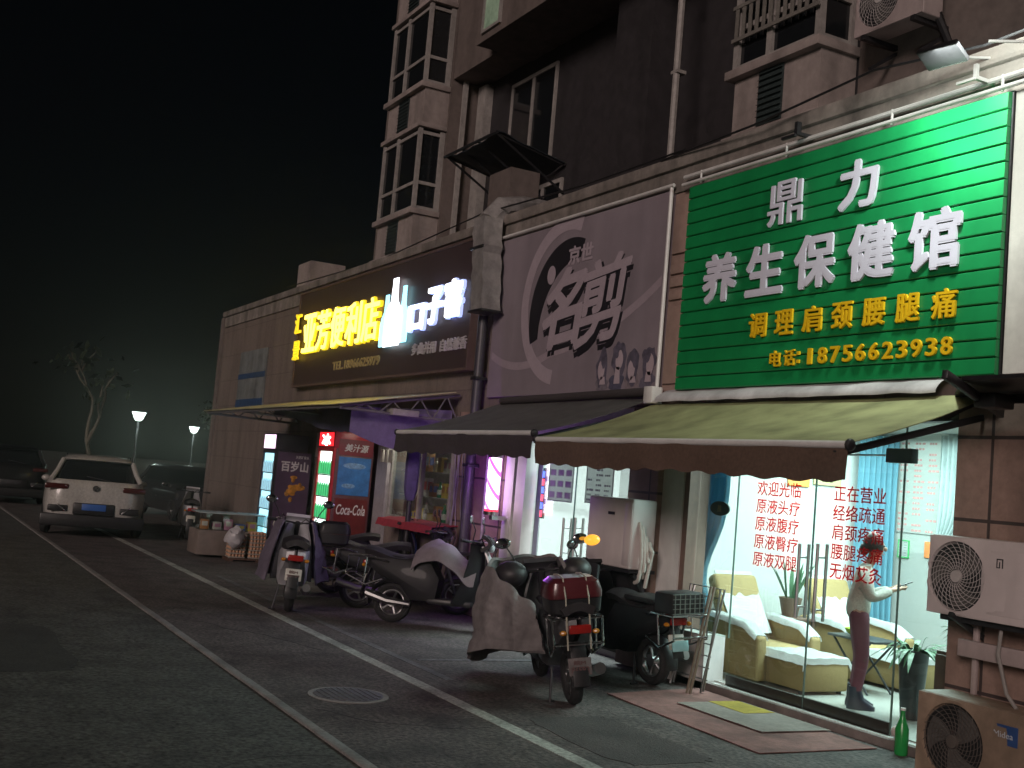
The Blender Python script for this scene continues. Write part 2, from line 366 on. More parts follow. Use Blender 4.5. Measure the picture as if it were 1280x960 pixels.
for i, t in enumerate(rows): lt.text(t, -7.69, -7.085, 1.925 - i * .168, 2.065 - i * .168, GY - .001, .001, -.012)
lt.build('lettering', red_ink, g2)
ov = B().loft([[(-9.243 + .15 * math.cos(t * math.pi / 14), y, 1.765 + .072 * a * math.sin(t * math.pi / 14)) for t in range(28)] for y, a in ((GY - .02, 1.0), (GY - .006, 1.0))])
ov = ov.build('oval_plate', M('plate_dark', (.03, .06, .05), .4), g0)
B().text('推', -9.275, -9.21, 1.73, 1.80, GY - .021, .003, .01).build('push_mark', M('plate_gold', (.25, .22, .12), .5), ov)

# barber doors
BY = 7.37
b1 = glass_leaf(-13.04, -12.04, .07, 2.44, BY); b2 = glass_leaf(-12.03, -10.61, .07, 2.44, BY)
handle(-12.17, .95, 1.47, BY, b1); handle(-11.90, .95, 1.49, BY, b2)
B().box(-12.98, -12.86, BY - .006, BY - .001, .3, 2.4).build('frosted_strip', M('frosted_blue', (.35, .42, .50), .5), b1)
# store window
swf = B().box(-17.42, -15.1, F - .05, F + .02, 1.10, 1.17)
for x in (-17.42, -16.25, -15.16): swf.box(x, x + .07, F - .048, F + .02, 1.171, 2.33)
swf.box(-17.42, -15.1, F - .046, F + .02, 2.331, 2.40)
swf = swf.build('window_frame', pvc, sb)
B().box(-17.35, -15.16, F - .02, F - .012, 1.17, 2.33).build('pane', glass, swf)

# ------------------------------------------------------------------ apartment tower
tw = thing('apartment_building', 'tall dim block of flats with boxed bay windows rising behind the shop roofs', 'building', (-18, 10.6, 0))
def tb(name, mat, *boxes, par=None, bev=0.0):
    b = B()
    for q in boxes: b.box(*q, bev)
    return b.build(name, mat, par or tw)
TOP = 19.0
tb('left_wing_wall', stucco, (-26.6, -22.8, 9.95, 13, 5.2, TOP))
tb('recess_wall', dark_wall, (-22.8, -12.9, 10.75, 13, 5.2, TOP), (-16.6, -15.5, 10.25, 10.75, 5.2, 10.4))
tb('right_wing_wall', stucco, (-10.42, -2.5, 9.95, 13, 5.2, TOP))
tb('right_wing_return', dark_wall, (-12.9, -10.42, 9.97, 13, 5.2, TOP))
tb('overhang', stucco, (-20.6, -13.4, 9.45, 10.745, 10.47, TOP), (-22.78, -20.6, 9.98, 10.745, 10.5, TOP))
tb('drain_pipe', pvc, (-22.74, -22.66, 10.2, 10.3, 5.3, TOP))
P = B().tube([(-14.15, 9.85, 5.2), (-14.15, 9.85, TOP)], .055)
for z in (6.5, 8.2, 9.9): P.box(-14.23, -14.07, 9.8, 9.97, z, z + .05)
P.build('drain_pipe', pvc, tw)
lou = M('louvre', (.035, .05, .05), .5)
def bay(x0, x1, zs, zt, wing_y=9.95, y=9.3):
    """one storey of a boxed bay: rendered box with a louvre, a sill and glazing above"""
    b = B().box(x0 + .06, x1 - .04, y + .07, wing_y - .002, zs, zs + .78)
    bay_o = b.build('bay_box', stucco_lt, tw)
    B().box(x0 - .03, x1 + .02, y - .05, wing_y - .003, zs + .781, zs + .90, .01).build('sill', stucco_lt, bay_o)
    B().box(x0 - .05, x1 + .02, y - .02, wing_y - .003, zs - .10, zs - .001, .01).build('ledge', stucco_lt, bay_o)
    l0 = x0 + (x1 - x0) * .33; l1 = x0 + (x1 - x0) * .60
    l = B().box(l0, l1, y + .05, y + .068, zs + .05, zs + .77)
    for i in range(9): l.obox(((l0 + l1) / 2, y + .04, zs + .09 + i * .08), (l1 - l0 - .02, .05, .008), (R(35), 0, 0))
    l.build('louvre', lou, bay_o)
    z0 = zs + .901
    B().box(x0 + .1, x1 - .1, y + .08, y + .09, z0, zt).box(x1 - .10, x1 - .09, y + .09, wing_y - .005, z0, zt).build('glazing', dark_glass, bay_o)
    fr = B()
    for x in (x0 + .03, x0 + (x1 - x0) * .40, x1 - .14): fr.box(x, x + .10, y + .03, y + .11, z0, zt - .002)
    for z in (z0, z0 + .55, zt - .12): fr.box(x0 + .031, x1 - .045, y + .04, y + .105, z, z + .07); fr.box(x1 - .12, x1 - .05, y + .105, wing_y - .006, z, z + .07)
    fr.box(x1 - .13, x1 - .04, wing_y - .12, wing_y - .006, z0, zt - .003)
    fr.build('window_frame', pvc, bay_o)
for zs in (6.62, 9.42, 12.22, 15.02): bay(-25.0, -22.82, zs, zs + 2.68)
for zs in (6.62, 9.42, 12.22, 15.02): bay(-12.15, -10.42, zs, zs + 2.68)
# railing in front of the right bay's glass
rl = B()
for i in range(12): rl.box(-12.05 + i * .135, -11.99 + i * .135, 9.27, 9.285, 7.95, 8.35)
rl.box(-12.1, -10.45, 9.262, 9.29, 8.35, 8.40).box(-12.1, -10.45, 9.262, 9.29, 7.90, 7.95)
rl.build('railing', M('railing_dull', (.20, .19, .17), .6, var=.3), tw)
def rwin(x0, x1, z0, z1, y, mull=True, pane=dark_glass, name='window'):
    f = B().box(x0, x0 + .07, y - .05, y - .002, z0, z1).box(x1 - .07, x1, y - .05, y - .002, z0, z1).box(x0 + .071, x1 - .071, y - .05, y - .002, z1 - .08, z1).box(x0 + .071, x1 - .071, y - .05, y - .002, z0, z0 + .06)
    if mull: f.box((x0 + x1) / 2 - .04, (x0 + x1) / 2 + .04, y - .052, y - .002, z0 + .061, z1 - .081)
    f = f.build(name, pvc, tw); B().box(x0 + .07, x1 - .07, y - .02, y - .012, z0 + .06, z1 - .08).build('pane', pane, f); return f
rwin(-21.35, -19.45, 8.2, 10.15, 10.75)
rwin(-20.4, -18.9, 6.0, 7.7, 10.75)
lit = M('lit_curtain', (.3, .4, .3), .8, var=.5, sc_=3, emit=(.35, .52, .33), es=.13)
rwin(-20.35, -19.55, 10.62, 12.6, 9.45, False, lit, 'lit_window')
tb('roof_chimney', stucco, (-15.95, -15.25, 7.75, 8.25, 5.2, 6.55)); tb('roof_chimney', stucco_lt, (-25.6, -24.7, 7.8, 8.6, 5.2, 6.35))
tb('conduit', pvc, (-22.66, -22.30, 10.55, 10.74, 5.2, 10.4))

aw = thing('roof_awning', 'dark flat tarpaulin awning on struts over the recessed windows above the dark shop sign', 'awning', (-18.5, 9.6, 8.0))
def sag(u, v): return (-21.1 + 2.3 * u, 9.2 + 1.5 * v, 8.25 - .30 * v - .10 * math.sin(math.pi * u) + .05 * mnoise.noise((u * 6, v * 4, 0)))
B().sheet(sag, 20, 10, .02).build('tarpaulin', M('tarp_dark', (.012, .018, .024), .7, var=.3), aw)
s = B()
for x in (-21.0, -20.3, -19.6, -18.85): s.tube([(x, 9.2, 8.23), (x, 10.7, 7.4)], .025).tube([(x, 9.2, 8.22), (x, 10.7, 7.92)], .02)
s.tube([(-21.1, 9.2, 8.23), (-18.8, 9.2, 8.23)], .03); s.build('frame', dark_metal, aw)

# ------------------------------------------------------------------ signs
gs = thing('shop_sign', 'large green slatted health shop sign with white and yellow Chinese lettering', 'sign', (-7.8, F, 2.93))
green = M('green_panel', (.009, .255, .075), .42, var=.14, sc_=2.5, dirt=.22)
pn = B(); n = 16; z0, z1 = 2.94, 5.09; h = (z1 - z0) / n
for i in range(n):
    a = z0 + i * h
    pn.prism([(7.092, a), (7.084, a + .008), (7.087, a + h - .016), (7.098, a + h - .007), (7.13, a + h - .005), (7.13, a)], -9.78, -5.84, 'x')
pn.build('slat_panel', green, gs)
B().box(-9.79, -5.83, 7.131, 7.195, 2.93, 5.10).build('backing', dark_metal, gs)
wl = M('white_letter', (.70, .70, .82), .45, var=.04); yl = M('yellow_letter', (.85, .53, .012), .45, var=.05)
side = .022
for nm, t, r, m, bo in (('lettering', '鼎', (-8.48, -8.01, 4.44, 4.86), wl, .014), ('lettering', '力', (-7.55, -7.09, 4.43, 4.87), wl, .035)):
    B().text(t, *r, 7.080, side, bo).build(nm, m, gs)
for i, t in enumerate('养生保健馆'):
    x = -9.41 + i * .672; B().text(t, x, x + .53, 3.79, 4.29, 7.080, side, .036).build('character', wl, gs)
for i, t in enumerate('调理肩颈腰腿痛'):
    x = -8.64 + i * .366; B().text(t, x, x + .245, 3.395, 3.63, 7.080, .022, .022).build('character', yl, gs)
for t, x in (('电', -8.31), ('话', -8.12)): B().text(t, x, x + .15, 3.105, 3.255, 7.080, .022, .016).build('character', yl, gs)
b = B()
for z in (3.125, 3.20): b.box(-7.945, -7.915, 7.058, 7.08, z, z + .03)
b.build('colon', yl, gs)
for i, t in enumerate('18756623938'):
    x = -7.83 + i * .150; B().text(t, x + (.022 if t == '1' else 0), x + (.074 if t == '1' else .108), 3.105, 3.25, 7.080, .022, .022).build('digit', yl, gs)
# white trim rails and bracket over the sign
tr = thing('trim_rail', 'white tube rails with a stub bracket running along the top of the green sign', 'rail', (-7.8, 7.1, 5.16))
t = B().tube([(-9.9, 7.08, 5.125), (-5.6, 7.08, 5.125)], .018).tube([(-9.9, 7.10, 5.21), (-5.6, 7.10, 5.21)], .022)
for x in (-9.6, -8.3, -7.0, -5.9): t.tube([(x, 7.09, 5.10), (x, 7.09, 5.23)], .012)
t.build('rail', white_metal, tr)
B().box(-6.06, -6.03, 6.95, 6.98, 5.20, 5.32).box(-6.20, -6.03, 6.93, 6.95, 5.19, 5.21).box(-6.06, -6.03, 6.98, 7.17, 5.20, 5.23).build('stub_bracket', white_metal, tr)
B().box(-8.05, -8.01, 6.95, 7.0, 5.22, 5.34).box(-8.2, -8.02, 6.93, 6.96, 5.20, 5.225).box(-8.05, -8.01, 7, 7.17, 5.22, 5.25).build('stub_bracket', dark_metal, tr)
# flood lamp over the sign
fl = thing('flood_lamp', 'rectangular floodlight on a wire arm lighting the top right of the green sign', 'floodlight', (-5.95, 6.75, 5.36))
B().obox((-6.12, 6.68, 5.34), (.34, .20, .045), (R(-28), 0, R(8)), .01).build('housing', black_plastic, fl)
ff = B(); ff.obox((-6.115, 6.692, 5.313), (.28, .14, .006), (R(-28), 0, R(8))); ff.build('lamp_face', ME('flood_face', (.85, 1.0, .95), 3), fl)
B().tube([(-6.2, 6.75, 5.34), (-6.15, 6.95, 5.40), (-6.05, 7.16, 5.42)], .012).build('arm', white_metal, fl); B().tube([(-5.76, 6.75, 5.36), (-5.6, 6.95, 5.36), (-5.45, 7.13, 5.40)], .012).build('arm', white_metal, fl)
lamp('flood_light', 'AREA', (-5.95, 6.60, 5.33), 115, (.92, 1.0, .92), (.36, .2), (-6.05, 7.12, 4.95))
# right hand white pillar next to the sign
wall(-5.82, -3.0, 2.95, 5.09, M('white_tile', (.62, .60, .56), .5, var=.12, dirt=.2), 7.15, F - .002, 'tile_cladding')


# grey hair salon sign
hs = thing('shop_sign', 'dim lilac grey hair salon sign with black crescent, slanted characters and four portraits', 'sign', (-12.2, F, 2.97))
B().box(-14.2, -10.17, 7.145, 7.195, 2.97, 5.13).build('sign_board', M('lilac_print', (.275, .235, .265), .6, var=.15, sc_=1.2, dirt=.15), hs)
lil = M('lilac_light', (.41, .345, .39), .6, var=.1); blk = M('print_black', (.016, .015, .02), .55, var=.2); lil2 = M('lilac_mid', (.36, .30, .34), .6, var=.1)
def arc(cx, cz, r0, r1, a0, a1, n=40, rx=1.0):
    P = [(cx + r1 * rx * math.cos(R(a0 + (a1 - a0) * i / n)), cz + r1 * math.sin(R(a0 + (a1 - a0) * i / n))) for i in range(n + 1)]
    Q = [(cx + r0 * rx * math.cos(R(a0 + (a1 - a0) * i / n)), cz + r0 * math.sin(R(a0 + (a1 - a0) * i / n))) for i in range(n + 1)]
    return P + Q[::-1]
def flat(polys, y, th, name, m, par):
    b = B()
    for p in polys: b.prism(p, y - th, y, 'y')
    return b.build(name, m, par, smooth=False)
swoosh = []
for a, bq, c_, w0 in (((-14.15, 3.55), (-13.4, 3.2), (-12.5, 3.5), .05), ((-12.5, 3.5), (-11.2, 3.6), (-10.25, 4.15), .055)):
    up = []; dn = []
    for i in range(21):
        t_ = i / 20; x = (1 - t_) ** 2 * a[0] + 2 * t_ * (1 - t_) * bq[0] + t_ * t_ * c_[0]; z = (1 - t_) ** 2 * a[1] + 2 * t_ * (1 - t_) * bq[1] + t_ * t_ * c_[1]
        up.append((x, z + w0)); dn.append((x, z - w0))
    swoosh.append(up + dn[::-1])
flat(swoosh, 7.145, .002, 'swoosh', lil2, hs)
flat([arc(-12.33, 4.14, .88, 1.06, 70, 262)], 7.143, .002, 'ring', lil, hs)
outer = [(-12.22 + .93 * math.cos(R(a)), 3.98 + .93 * math.sin(R(a))) for a in range(70, 206, 4)]
inner = [(-11.98 + .92 * math.cos(R(a)), 3.72 + .92 * math.sin(R(a))) for a in range(182, 86, -4)]
flat([outer + inner], 7.1425, .003, 'crescent', blk, hs)
flat([[(-12.66 + .10 * math.cos(i * math.pi / 12), 4.49 + .12 * math.sin(i * math.pi / 12)) for i in range(24)]], 7.139, .002, 'dot', lil, hs)
sh = Matrix.Translation((-11.85, 0, 4.0)) @ Matrix(((1, 0, .16, 0), (0, 1, 0, 0), (.10, 0, 1, 0), (0, 0, 0, 1))) @ Matrix.Translation((11.85, 0, -4.0))
B().text('名', -12.78, -11.80, 3.50, 4.56, 7.143, .003, .09, mt=sh).text('剪', -11.93, -10.86, 3.38, 4.50, 7.143, .003, .085, mt=sh).build('character_shadow', blk, hs)
B().text('名', -12.80, -11.84, 3.58, 4.60, 7.1395, .003, .032, mt=sh).text('剪', -11.93, -10.90, 3.49, 4.53, 7.1395, .003, .022, mt=sh).build('lettering', lil, hs)
B().text('京世', -12.27, -11.70, 4.56, 4.80, 7.139, .003, .035).build('lettering', lil, hs)
hair = M('print_hair', (.115, .105, .145), .6, var=.5, sc_=12); skin_p = M('print_skin', (.46, .38, .42), .6, var=.08)
def blob(cx, cz, rx, rz, seed, amp, n=36):
    return [(cx + rx * (1 + amp * mnoise.noise((math.cos(t) * 1.6 + seed, math.sin(t) * 1.6, seed))) * math.cos(t), max(2.985, cz + rz * (1 + amp * mnoise.noise((math.cos(t) * 1.6, math.sin(t) * 1.6 + seed, seed))) * math.sin(t))) for t in [2 * math.pi * k / n for k in range(n)]]
for i, (cx, hz, w_) in enumerate(((-11.28, 3.27, .135), (-10.98, 3.37, .15), (-10.66, 3.25, .135), (-10.37, 3.29, .14))):
    d_ = (-1, 1, -1, 1)[i]
    pr_ = flat([blob(cx, 3.06, w_ * 1.05, .10, i + 2.3, .5)], 7.1435, .002, 'portrait', M('print_cloth_%s' % 'abcd'[i], ((.20, .18, .21), (.10, .10, .15), (.24, .20, .22), (.16, .15, .20))[i], .6, var=.4, sc_=14), hs)
    flat([blob(cx + .01 * d_, hz - .03, w_ * .92, .20, i * 1.7, .45)], 7.1412, .002, 'hair', hair, pr_)
    flat([blob(cx + .03 * d_, hz - .05, w_ * .50, .115, i + 9.1, .12), [(cx + .0 * d_ - .03, hz - .13), (cx + .0 * d_ + .05, hz - .13), (cx + .07, 3.05), (cx - .05, 3.05)]], 7.139, .002, 'face', skin_p, pr_)
    flat([blob(cx - .035 * d_, hz + .05, w_ * .50, .075, i * 3.1, .6)], 7.1368, .002, 'fringe', hair, pr_)
B().tube([(-14.15, 7.11, 5.17), (-10.1, 7.11, 5.17)], .02).tube([(-10.15, 7.12, 2.97), (-10.15, 7.12, 5.17)], .022).build('edge_rail', white_metal, hs)

# convenience store sign
cs = thing('shop_sign', 'dark red shop sign with glowing yellow characters and white bottle logo', 'sign', (-18.7, F, 3.4))
maroon = M('maroon_board', (.060, .040, .040), .45, var=.15, sc_=2)
B().box(-22.72, -14.72, 7.05, 7.19, 3.40, 5.24).build('sign_board', maroon, cs)
fr = B().box(-22.76, -22.72, 7.03, 7.19, 3.36, 5.28).box(-14.72, -14.68, 7.03, 7.19, 3.36, 5.28).box(-22.719, -14.721, 7.03, 7.19, 5.241, 5.28).box(-22.719, -14.721, 7.03, 7.19, 3.36, 3.399)
fr.build('frame', M('frame_brown', (.12, .08, .07), .5, var=.2), cs)
yE = M('yellow_neon', (.9, .8, .2), .4, var=0, emit=(1.0, .80, .13), es=3.2); yEd = M('yellow_edge', (.9, .7, .05), .4, var=0, emit=(1.0, .72, .02), es=.9)
wE = M('white_neon', (.9, .9, .9), .4, var=0, emit=(.88, .93, 1.0), es=2.4); wEd = M('blue_edge', (.6, .7, 1), .4, var=0, emit=(.45, .55, 1.0), es=1.0)
for i, t in enumerate('亚芳便利店'):
    b = B(); c = B(); x = -22.16 + i * .815
    b.text(t, x, x + .74, 4.02, 4.77, 6.99, .02, .010); c.text(t, x - .018, x + .758, 4.0, 4.79, 7.049, .05, .026)
    c.build('letter_return', yEd, cs); b.build('character', yE, cs)
B().text('汇', -22.68, -22.32, 4.43, 4.83, 6.99, .04, .02).build('character', yEd, cs); B().text('景', -22.66, -22.30, 3.89, 4.28, 6.99, .04, .02).build('character', yEd, cs)
for i, t in enumerate('口子窖'):
    b = B(); c = B(); x = -16.86 + i * .66; z = 4.06 + i * .05
    q = (z, z + (.40 if i == 0 else .56))
    b.text(t, x, x + .57, *q, 6.99, .02, .028); c.text(t, x - .02, x + .59, q[0] - .02, q[1] + .02, 7.049, .05, .045)
    c.build('letter_return', wEd, cs); b.build('character', wE, cs)
def bottle(cx, z, s, hgt):
    P = [(.24, 0), (.25, .08), (.25, .42), (.20, .56), (.10, .66), (.075, .9), (.075, 1.0)]
    return [(cx + x * s, z + q * hgt) for x, q in P] + [(cx - x * s, z + q * hgt) for x, q in P[::-1]]
flat([bottle(-17.82, 3.88, .85, .86), bottle(-17.10, 3.90, .85, .92)], 7.0, .02, 'bottle_logo', M('cyan_neon', (.5, .9, 1), .4, var=0, emit=(.30, .80, .95), es=2.2), cs)
flat([bottle(-17.46, 3.86, 1.35, 1.12)], 6.979, .02, 'bottle_logo', wE, cs)
for t_, x_ in (('多曲并用', -16.72), ('自然兼香', -15.66)): B().text(t_, x_, x_ + .90, 3.67, 3.86, 7.049, .02, .03).build('lettering', M('dull_white_letter', (.55, .52, .55), .5), cs)
B().text('TEL.18966625979', -20.40, -18.06, 3.60, 3.76, 7.049, .015, .03).build('lettering', M('dull_gold_letter', (.42, .34, .16), .5), cs)

# ------------------------------------------------------------------ awnings and canopy
def awning(name_lbl, x0, x1, ztop, zf, yf, mat, valm, seedv, hood=True):
    a = thing('awning', name_lbl, 'awning', ((x0 + x1) / 2, F, ztop))
    def top(u, v):
        x = x0 + (x1 - x0) * u; 
        return (x, 7.10 + (yf - 7.10) * v, ztop + (zf - ztop) * v - .035 * math.sin(math.pi * v) + .012 * mnoise.noise((x * 1.3, v * 3, seedv)))
    B().sheet(top, 48, 14, .006).build('fabric', mat, a)
    def val(u, v):
        x = x0 + (x1 - x0) * u
        L = .225 + .022 * math.sin(u * (x1 - x0) * 9.5) ** 2 + .03 * mnoise.noise((x * .8, 3, seedv))
        return (x, yf - .012 + .022 * math.sin(x * 5 + seedv) * v + .02 * mnoise.noise((x * 3, v, seedv)), zf - .03 - L * v)
    B().sheet(val, 90, 5, .005).build('valance', valm, a)
    B().cyl((x0, yf, zf - .015), (x1, yf, zf - .015), .028).build('front_bar', white_metal, a)
    B().sph((x1 + .01, yf, zf - .015), (.03, .045, .045), 10).sph((x0 - .01, yf, zf - .015), (.03, .045, .045), 10).build('end_cap', black_plastic, a)
    for x in (x0 + .12, x1 - .12):
        B().obox((x, (7.15 + yf) / 2, (ztop + zf) / 2 - .12), (.035, 1.5, .05), (math.atan2(zf - ztop + .1, yf - 7.1) + math.pi, 0, 0), .006).build('arm', dark_metal, a)
    return a
aw_g = M('awning_canvas', (.36, .39, .19), .75, var=.2, sc_=3, bump=.1, dirt=.4); val_b = M('valance_brown', (.115, .075, .055), .85, var=.25, sc_=30, bump=.2)
aw_d = M('awning_dark', (.10, .10, .095), .85, var=.25, sc_=10, dirt=.3); val_d = M('valance_dark', (.05, .043, .045), .85, var=.25, sc_=30, bump=.2)
A1 = awning('yellow green canvas awning with a brown scalloped valance over the lit glass doors', -10.16, -5.86, 2.79, 2.31, 5.72, aw_g, val_b, 1.3)
hd = B().sheet(lambda u, v: (-10.0 + 3.7 * u, 7.14 - .14 * math.sin(v * math.pi * .55), 2.94 - .13 * v + .012 * mnoise.noise((u * 14, v * 2, 0))), 50, 6, .004)
hd.build('rain_cover', M('cover_white', (.62, .62, .63), .55, var=.25, sc_=4, dirt=.35), A1)
A2 = awning('dark grey canvas awning with scalloped edge over the barber door, left of the green one', -13.75, -10.2, 2.86, 2.37, 5.70, aw_d, val_d, 4.1)
B().cyl((-13.6, 7.08, 2.90), (-10.25, 7.08, 2.93), .05).build('roller', val_d, A2)
B().box(-10.22, -10.06, 7.0, 7.14, 2.80, 2.98, .01).build('roller_bracket', white_metal, A2)
# dark side canopy at right edge
rc = thing('side_canopy', 'dark steel canopy frame jutting out at the far right above the brown column', 'canopy', (-5.3, 7.1, 2.85))
B().prism([(-6.2, 7.1), (-3.6, 7.1), (-3.6, 6.3), (-5.45, 6.3)], 2.79, 2.815, 'z').build('roof_sheet', dark_metal, rc)
B().obox((-5.55, 6.55, 2.72), (.04, 1.1, .06), (R(-8), 0, R(20)), .005).obox((-6.0, 6.9, 2.66), (.05, .45, .05), (R(20), 0, R(10)), .005).box(-6.15, -3.7, 7.05, 7.1, 2.72, 2.785).build('frame', dark_metal, rc)
B().box(-5.6, -5.42, 6.6, 6.8, 2.64, 2.74, .01).build('junction_box', black_plastic, rc)

cn = thing('store_canopy', 'thin translucent yellowish canopy sheet on steel trusses under the glowing store sign', 'canopy', (-18.7, F, 3.0))
poly = M('polycarbonate', (.55, .52, .30), .35, var=.15, sc_=2, dirt=.25)
CY = 5.30; zb, zf_ = 3.05, 2.70
B().sheet(lambda u, v: (-22.6 + 7.65 * u, 7.04 + (CY - 7.04) * v, zb + (zf_ - zb) * v + .008 * mnoise.noise((u * 9, v * 3, 2))), 40, 8, .012).build('roof_sheet', poly, cn)
trs = B()
pur = M('truss_paint', (.15, .14, .15), .5, var=.2)
for x in (-22.4, -19.9, -17.4, -15.05):
    trs.tube([(x, 7.15, zb - .03), (x, CY + .05, zf_ - .02)], .022).tube([(x, 7.15, zb - .42), (x, CY + .05, zf_ - .04)], .022)
    for i in range(4):
        v0 = i / 4.4; v1 = (i + .5) / 4.4
        p = lambda v, lo: (x, 7.15 + (CY + .05 - 7.15) * v, (zb - .42 + (zf_ - zb + .38) * v) if lo else (zb - .03 + (zf_ - zb) * v))
        trs.tube([p(v0, 1), p(v1, 0), p(v0 + .22, 1)], .014)
trs.tube([(-22.5, CY + .06, zf_ - .03), (-15.0, CY + .06, zf_ - .03)], .02)
trs.build('truss', pur, cn)
B().box(-15.2, -14.95, 6.1, 6.5, 2.63, 2.72, .01).build('junction_box', pvc, cn)
tp = thing('tarpaulin', 'dark blue tarpaulin hung beneath the store canopy as a sun curtain', 'tarpaulin', (-17, 6.2, 2.2))
def tsh(u, v):
    x = -19.4 + 3.9 * u; f = .5 - .5 * math.cos(min(1, u * 1.4) * math.pi)
    return (x, 5.75 + .35 * u + .05 * math.sin(u * 22) * v, 2.74 - v * (.10 + .26 * f) + .02 * mnoise.noise((u * 8, v, 1)))
B().sheet(tsh, 40, 8, .01).build('curtain', M('tarp_blue', (.07, .07, .12), .75, var=.3), tp)
B().sheet(lambda u, v: (-15.30 + .1 * u, 5.62 + 1.5 * u, 2.70 + .10 * u - v * (.35 + .25 * math.sin(u * 2.6))), 16, 6, .01).build('side_flap', M('tarp_violet', (.16, .13, .24), .7, var=.25), tp)

# ------------------------------------------------------------------ flue, pipes, cables on the wall between store and salon
fd = thing('flue_duct', 'square foil wrapped duct hanging between the store sign and the salon sign', 'duct', (-14.45, 7.0, 4.1))
foil = M('foil_wrap', (.52, .50, .49), .42, metal=.35, var=.35, sc_=7, bump=.8, dirt=.4)
d = B()
rr = []
for i in range(14):
    z = 5.42 - i * .1; jx = .02 * math.sin(i * 2.1); jw = .17 + .015 * math.cos(i * 3.3)
    rr.append([(-14.20 + .012 * i + jx + sx * jw, 6.93 + sy * .14, z) for sx, sy in ((-1, -1), (1, -1), (1, 1), (-1, 1))])
d.loft(rr); d.build('duct', foil, fd)
B().box(-14.38, -13.97, 6.77, 7.09, 4.98, 5.02, .006).build('strap', dark_metal, fd); B().box(-14.27, -13.84, 6.77, 7.09, 4.10, 4.13, .006).build('strap', dark_metal, fd)
B().tube([(-14.22, 6.96, 5.38), (-14.25, 7.15, 5.62), (-14.4, 7.6, 5.74), (-14.6, 8.0, 5.8)], .17, 10).build('elbow', foil, fd)
dp = thing('downpipe', 'dark rainwater pipe running down the tiled wall beside the barber pole', 'pipe', (-14.32, 7.1, 0))
B().tube([(-14.34, 7.06, 4.1), (-14.34, 7.06, 0.1)], .07, 12).build('pipe', M('pipe_grey', (.055, .052, .06), .4, var=.2), dp)
b = B()
for z in (.8, 2.0, 3.2): b.box(-14.43, -14.25, 6.98, 7.16, z, z + .05, .01)
b.build('pipe_clip', dark_metal, dp)
wp = B().tube([(-13.95, 7.13, 2.8), (-13.95, 7.13, .2)], .022)
tag(wp.build('conduit', pvc), 'thin pale conduit standing on the tiled wall between dark downpipe and barber pole', 'pipe')
cbl = B()
for i in range(9):
    x0 = -15.0 + i * .055
    pts = [(x0 + .25 * math.sin(t * 2.2 + i) * t * .5 + .015 * math.sin(t * 17 + i), 7.12 + .01 * (i % 3), 2.72 - t * (1.6 + .1 * (i % 4))) for t in [k / 12 for k in range(13)]]
    cbl.tube(pts, .007, 5)
tag(cbl.build('cable_bundle', M('cable_grey', (.30, .28, .32), .5)), 'tangle of loose cables hanging down the wall right of the store window', 'cables')
ub = B()
for pts in ([(-24, 7.1, 5.56), (-19, 7.15, 5.47), (-14.6, 7.05, 5.60), (-12, 7.1, 5.52), (-10, 7.15, 5.55)], [(-10.4, 7.12, 5.50), (-8.6, 7.0, 5.48), (-7.2, 7.05, 5.62), (-6.1, 7.1, 5.52), (-5, 7.1, 5.56)]):
    ub.tube(pts, .012, 6)
tag(ub.build('roof_cable', black_plastic), 'thin black cable trailing along the parapet top above the signs', 'cable')

